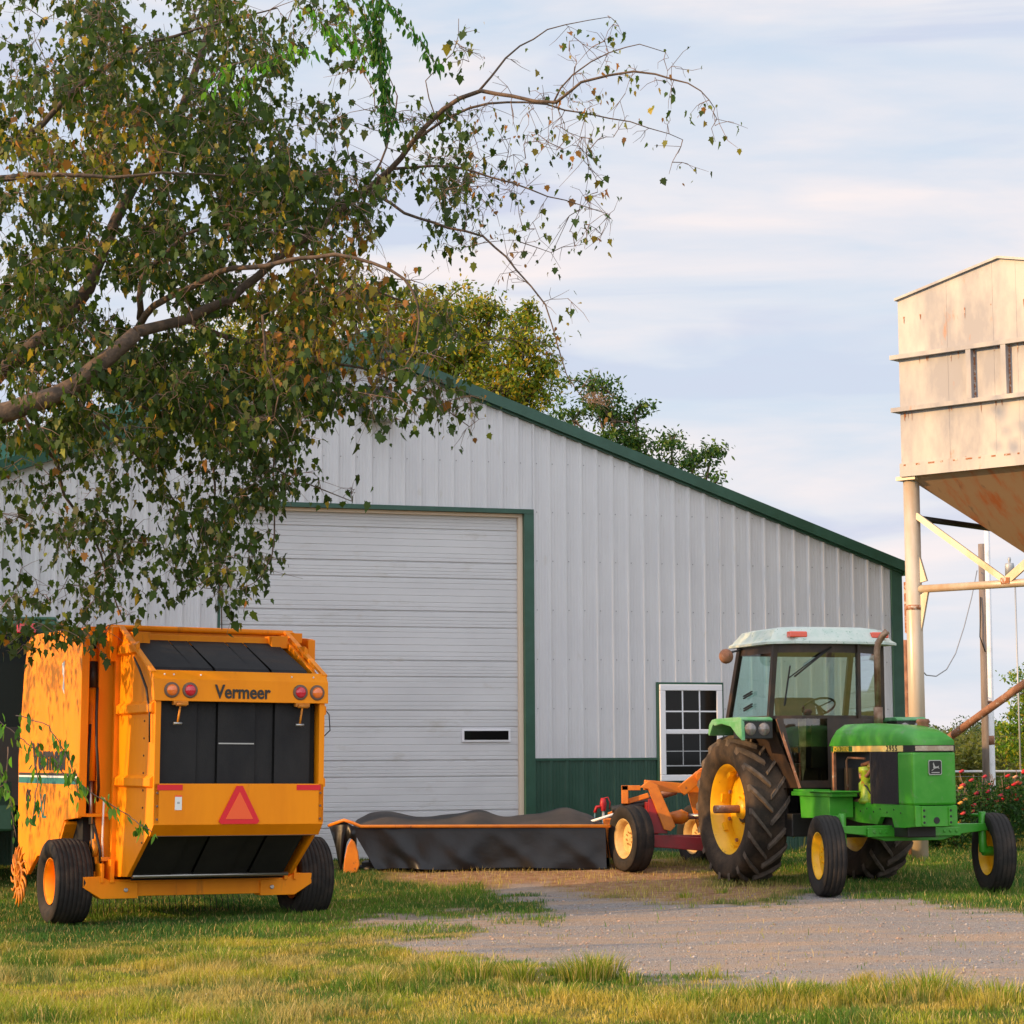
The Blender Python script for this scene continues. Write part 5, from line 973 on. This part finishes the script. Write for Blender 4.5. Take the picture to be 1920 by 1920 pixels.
vine('bright_vine', [[(620,-40,19.2),(640,40,19.2),(660,80,19.2),(700,130,19.2)], [(440,190,18.8),(470,130,18.8),(540,95,18.8),(590,100,18.8)], [(400,170,18.8),(412,140,18.8),(440,120,18.8)], [(560,10,19),(600,40,19),(640,90,19)]], 95, .08, (.085, .26, .02), 'bright green vine looped through the upper maple twigs')
vine('low_vine', [[(-60,1300,16.5),(10,1360,16.5),(60,1400,16.6),(120,1450,16.8),(180,1490,17),(240,1530,17.2),(285,1560,17.2)], [(-60,1400,16.4),(0,1440,16.4),(20,1500,16.5),(30,1570,16.6)], [(30,1340,16.6),(90,1360,16.6),(130,1420,16.7),(150,1500,16.8)], [(-40,1500,16.5),(10,1470,16.5),(15,1400,16.5)], [(60,1390,16.5),(70,1460,16.6),(60,1540,16.6)]], 42, .085, (.075, .20, .03), 'leafy vine sprigs hanging in front of the left side of the baler')

def bg_tree(name, base, th, crowns, nleaf, ls, colf, label, trunkr=.25, group=None, hang=.35, limbs_n=14):
    root = empty(name, base); tag(root, label, 'tree', group); b0 = Vector(base); ctrs = [Vector(at(*c_[:3])) for c_ in crowns]
    t_ = MB(); top = Vector((b0.x, b0.y, b0.z + th)); t_.tube([(0, 0, 0), (random.uniform(-.1, .1), 0, th * .5), (0, 0, th)], [trunkr, trunkr * .8, trunkr * .6], 10); t_.build('trunk', BARK, root)
    br = MB(); ps = []; wt = np.array([c_[3] * c_[4] for c_ in crowns], float); wt /= wt.sum()
    for ci, c_ in enumerate(crowns):
        sc = FPX / c_[2]; rx, rz_ = c_[3] / sc, c_[4] / sc; ry = (rx + rz_) / 2; cc = ctrs[ci]
        midp = top.lerp(cc, .5) + Vector((0, 0, -.2)); br.tube([(0, 0, th * .85), midp - b0, cc - b0], [trunkr * .5, trunkr * .3, trunkr * .12], 6)
        ncl = max(4, int(nleaf * wt[ci] / 62))
        for _ in range(ncl):
            v = rng.normal(size=3); v /= np.linalg.norm(v); p = np.array(cc) + v * np.array([rx, ry, rz_]) * rng.uniform(.25, 1.22)
            if random.random() < .5: br.tube([cc - b0, (cc.lerp(Vector(p), .6) + Vector((0, 0, .08))) - b0, Vector(p) - b0], [.03, .018, .006], 4, 0, False)
            k = int(random.uniform(20, 110)); ps.append(p + rng.normal(size=(k, 3)) * np.array([.19, .19, .11]) * (rx / 1.2) ** .5)
    br.build('limb', BARK, root); ps = np.concatenate(ps); n = len(ps)
    leaves('foliage', ps - np.array(b0), rng.uniform(.6, 1.3, n) * ls, colf(n), OV, LEAF, root, hang)
def cA(n):
    c = np.tile(np.array([.11, .17, .015]), (n, 1)); u = rng.random(n); c[u < .42] = (.32, .29, .02); c[u < .09] = (.42, .25, .02); return c * rng.uniform(.5, 1.4, (n, 1))
def cB(n):
    c = np.tile(np.array([.045, .11, .02]), (n, 1)); u = rng.random(n); c[u < .25] = (.13, .19, .03); return c * rng.uniform(.5, 1.4, (n, 1))
bg_tree('pecan_tree', (-2.2, 50, -.3), 5.5, [(925,575,50,62,36),(990,590,50,34,30),(985,650,49,60,50),(900,640,50,70,50),(1020,690,49,26,40),(860,690,50,90,60),(760,640,50,110,70),(960,730,49,80,60),(860,760,50,110,60),(660,650,51,100,70),(560,640,51,100,70),(460,670,51,110,70),(300,720,51,130,70),(700,560,51,90,40),(820,590,51,80,50),(1000,720,49,40,50)], 42000, .115, cA, 'tall yellow green tree rising behind the barn ridge', .35)
bg_tree('elm_tree', (3.0, 44, -.2), 4.0, [(1110,730,44,50,40),(1075,790,44,42,40),(1150,790,44,60,50),(1190,850,44,60,50),(1230,900,44,60,40),(1190,770,44,30,25),(1260,830,44,40,30),(1300,870,44,55,35),(1340,910,44,40,28),(1335,850,44,25,18),(1100,830,44,45,40)], 8500, .10, cB, 'darker green tree behind the right roof slope with a webby nest', .14)
nc = np.array(at(1118, 747, 43.6)); nestr = [o for o in scn.objects if o.name == 'elm_tree'][0]; k = 420
pn = nc - np.array(nestr.location) + rng.normal(size=(k, 3)) * np.array([.13, .08, .055]) + np.array([.5, 0, -.25]) * rng.uniform(-.35, .35, (k, 1))
leaves('web_nest', pn, rng.uniform(.02, .07, k), np.tile(np.array([.42, .27, .23]), (k, 1)) * rng.uniform(.6, 1.2, (k, 1)), OV, LEAF, nestr, .3)['kind'] = 'stuff'
bg_tree('field_tree', (14.4, 62, -.6), 1.2, [(1915,1330,62,30,40),(1935,1300,62,50,60),(1900,1400,62,40,40),(1950,1380,62,60,60)], 4500, .12, lambda n: cA(n) * np.array([.8, 1.1, 1]), 'light green tree at the far right edge beyond the fence', .1)
# far wood
ps = []
for k in range(90):
    Yd = random.uniform(110, 210); px_ = random.uniform(1640, 2050); top_y = 1352 + 26 * vn(px_, 0, 1 / 38., 60) + (210 - Yd) * .42; sc = FPX / Yd; base_y = 1447
    cyy = random.uniform(top_y + 8, top_y + 45); cc = np.array(at(px_, cyy, Yd)); rr = random.uniform(.9, 1.9); m_ = 620
    v = rng.normal(size=(m_, 3)); v /= np.linalg.norm(v, axis=1)[:, None]; ps.append(cc + v * rr * (rng.random((m_, 1)) ** .35) * np.array([1.2, 1.0, 1.0]))
for k in range(60):
    Yd = random.uniform(95, 125); px_ = random.uniform(1640, 2050); cc = np.array(at(px_, random.uniform(1405, 1440), Yd)); v = rng.normal(size=(500, 3)); v /= np.linalg.norm(v, axis=1)[:, None]; ps.append(cc + v * .9 * (rng.random((500, 1)) ** .35))
ps = np.concatenate(ps); n = len(ps); c = np.where((ps[:, 1] < 140)[:, None], np.array([[.13, .145, .035]]), np.array([[.055, .095, .035]])) * rng.uniform(.55, 1.4, (n, 1))
tag(leaves('far_wood', ps, rng.uniform(.18, .36, n), c, OV, LEAF, None, .2), 'hazy line of scrubby woodland across the far field', 'woodland', kind='stuff')

# rose bushes
spots = [(1790,1545,30.5,34,62),(1835,1530,31,38,70),(1885,1528,31.5,42,72),(1930,1530,32,42,75),(1745,1570,31.5,26,40)]
labs = ['rose bush with yellow and red blooms nearest the tractor nose', 'rose bush with dark red blooms below the wooden pole', 'tall rose bush with bright red blooms right of the white pole', 'rose bush at the right edge of the picture', 'low leafy bush behind the far rear tractor wheel']
for (px_, py_, Yd, rx, ry), lb in zip(spots, labs):
    cc = np.array(at(px_, py_, Yd)); sc = FPX / Yd; zg = gz(cc[0], cc[1]); root = empty('rose_bush', (cc[0], cc[1], zg)); tag(root, lb, 'rose bush', 'rose bushes behind the tractor'); H_ = cc[2] + ry / sc - zg; n = 2600
    v = rng.normal(size=(n, 3)); v /= np.linalg.norm(v, axis=1)[:, None]; rr = rng.random((n, 1)) ** .4; p = v * rr * np.array([rx / sc * 1.1, rx / sc * 1.1, H_ / 2]) + np.array([0, 0, H_ / 2 + .02])
    c = np.tile(np.array([.035, .10, .022]), (n, 1)) * rng.uniform(.5, 1.6, (n, 1)); leaves('foliage', p, rng.uniform(.04, .075, n), c, OV, LEAF, root, .25)
    st = MB()
    for k in range(12): a = random.uniform(0, 6.28); r2 = rx / sc * random.uniform(.4, 1); st.tube([(0, 0, 0), (math.cos(a) * r2 * .5, math.sin(a) * r2 * .5, H_ * .6), (math.cos(a) * r2, math.sin(a) * r2, H_ * random.uniform(.85, 1.08))], .006, 4)
    st.build('stem', TWIG, root)
    if rx > 30:
        cols_ = {1790: [(.75, .35, .06), (.6, .05, .05)], 1835: [(.35, .015, .04), (.5, .03, .05)], 1885: [(.6, .01, .02), (.55, .08, .03)], 1930: [(.6, .012, .02), (.7, .35, .2)]}[px_]
        fl = MB()
        for k in range(11):
            a = random.uniform(PI, 2 * PI); r2 = rx / sc * random.uniform(.3, 1.05); hh = H_ * random.uniform(.45, 1.12); cpos = (math.cos(a) * r2, math.sin(a) * r2 * 1.0, hh)
            for q_ in range(3): fl.lathe([(.001, -.012), (.022, -.004), (.034 - .008 * q_, .010), (.020, .022), (.001, .014)], 7, (cpos[0] + .012 * q_, cpos[1], cpos[2] + .008 * q_), 'z', k % 2)
        fl.build('blossoms', [mat('petal', cols_[0], .6), mat('petal', cols_[1], .6)], root)

# ------------------------------------------------------------------ second green tractor at the left edge (towing the baler)
t2 = empty('towing_tractor', (-6.32, 26.9, .15), (0, 0, R(100))); tag(t2, 'dark green cab tractor half hidden behind the baler at the left edge', 'tractor')
m = MB(); m.box(-1.0, .85, -.95, .95, 2.86, 3.02, 0); m.box(-.9, .75, -.85, .85, 3.02, 3.08, 0); m.build('cab_roof', GREEN_T, t2, bevel=.05)
m = MB()
for xx in (-.85, .7):
    for yy in (-.82, .82): m.bar((xx, yy, 1.2), (xx * .97, yy * .98, 2.9), .08, .08)
m.box(-.9, .8, -.85, .85, .9, 1.35); m.box(-.9, -.82, -.85, .85, 1.35, 1.8); m.build('cab_frame', BLK, t2)
m = MB(); m.box(-.84, -.83, -.80, .80, 1.8, 2.85); m.box(-.8, .68, -.825, -.82, 1.4, 2.85); m.box(-.8, .68, .82, .825, 1.4, 2.85); m.build('cab_glass', mat('shaded_glass', (.008, .012, .010), .25, spec=.15), t2)
m = MB(); m.prism([(-.55, 1.4), (-.35, 1.4), (-.30, 2.72), (-.42, 2.72)], 'y', -.62, -.35); m.build('curtain', mat('curtain', (.10, .28, .18), .7), t2)
m = MB(); m.lathe([(.001, .0), (.26, .0), (.29, .06), (.25, .26), (.12, .33), (.001, .34)], 18, (-.45, .20, 3.08), 'z', 0); m.tube([(-.75, -.12, 3.08), (-.75, -.10, 3.30), (-.7, -.02, 3.46), (-.6, .2, 3.48)], .022, 6, 1); m.build('air_filter', [mat('lime', (.24, .42, .02), .5), BLK], t2)
m = MB(); m.box(-1.06, -1.0, -.62, -.40, 2.88, 2.99); m.build('tail_light', LENS_R, t2, bevel=.01)
m = MB(); m.box(-.9, .9, -.4, .4, .6, 1.2); m.box(.8, 3.0, -.4, .4, .8, 1.8); m.build('body', GREEN_T, t2, bevel=.03)
for sg in (-1, 1): make_wheel(t2, (-.2, sg * 1.05, .86), .86, .48, .55, 'lug', JDY, sg, 5, TIRE, .1, 0, 8)
for sg in (-1, 1): make_wheel(t2, (2.3, sg * .85, .42), .42, .28, .23, 'rib', JDY, sg, 4, TIRE, .2)
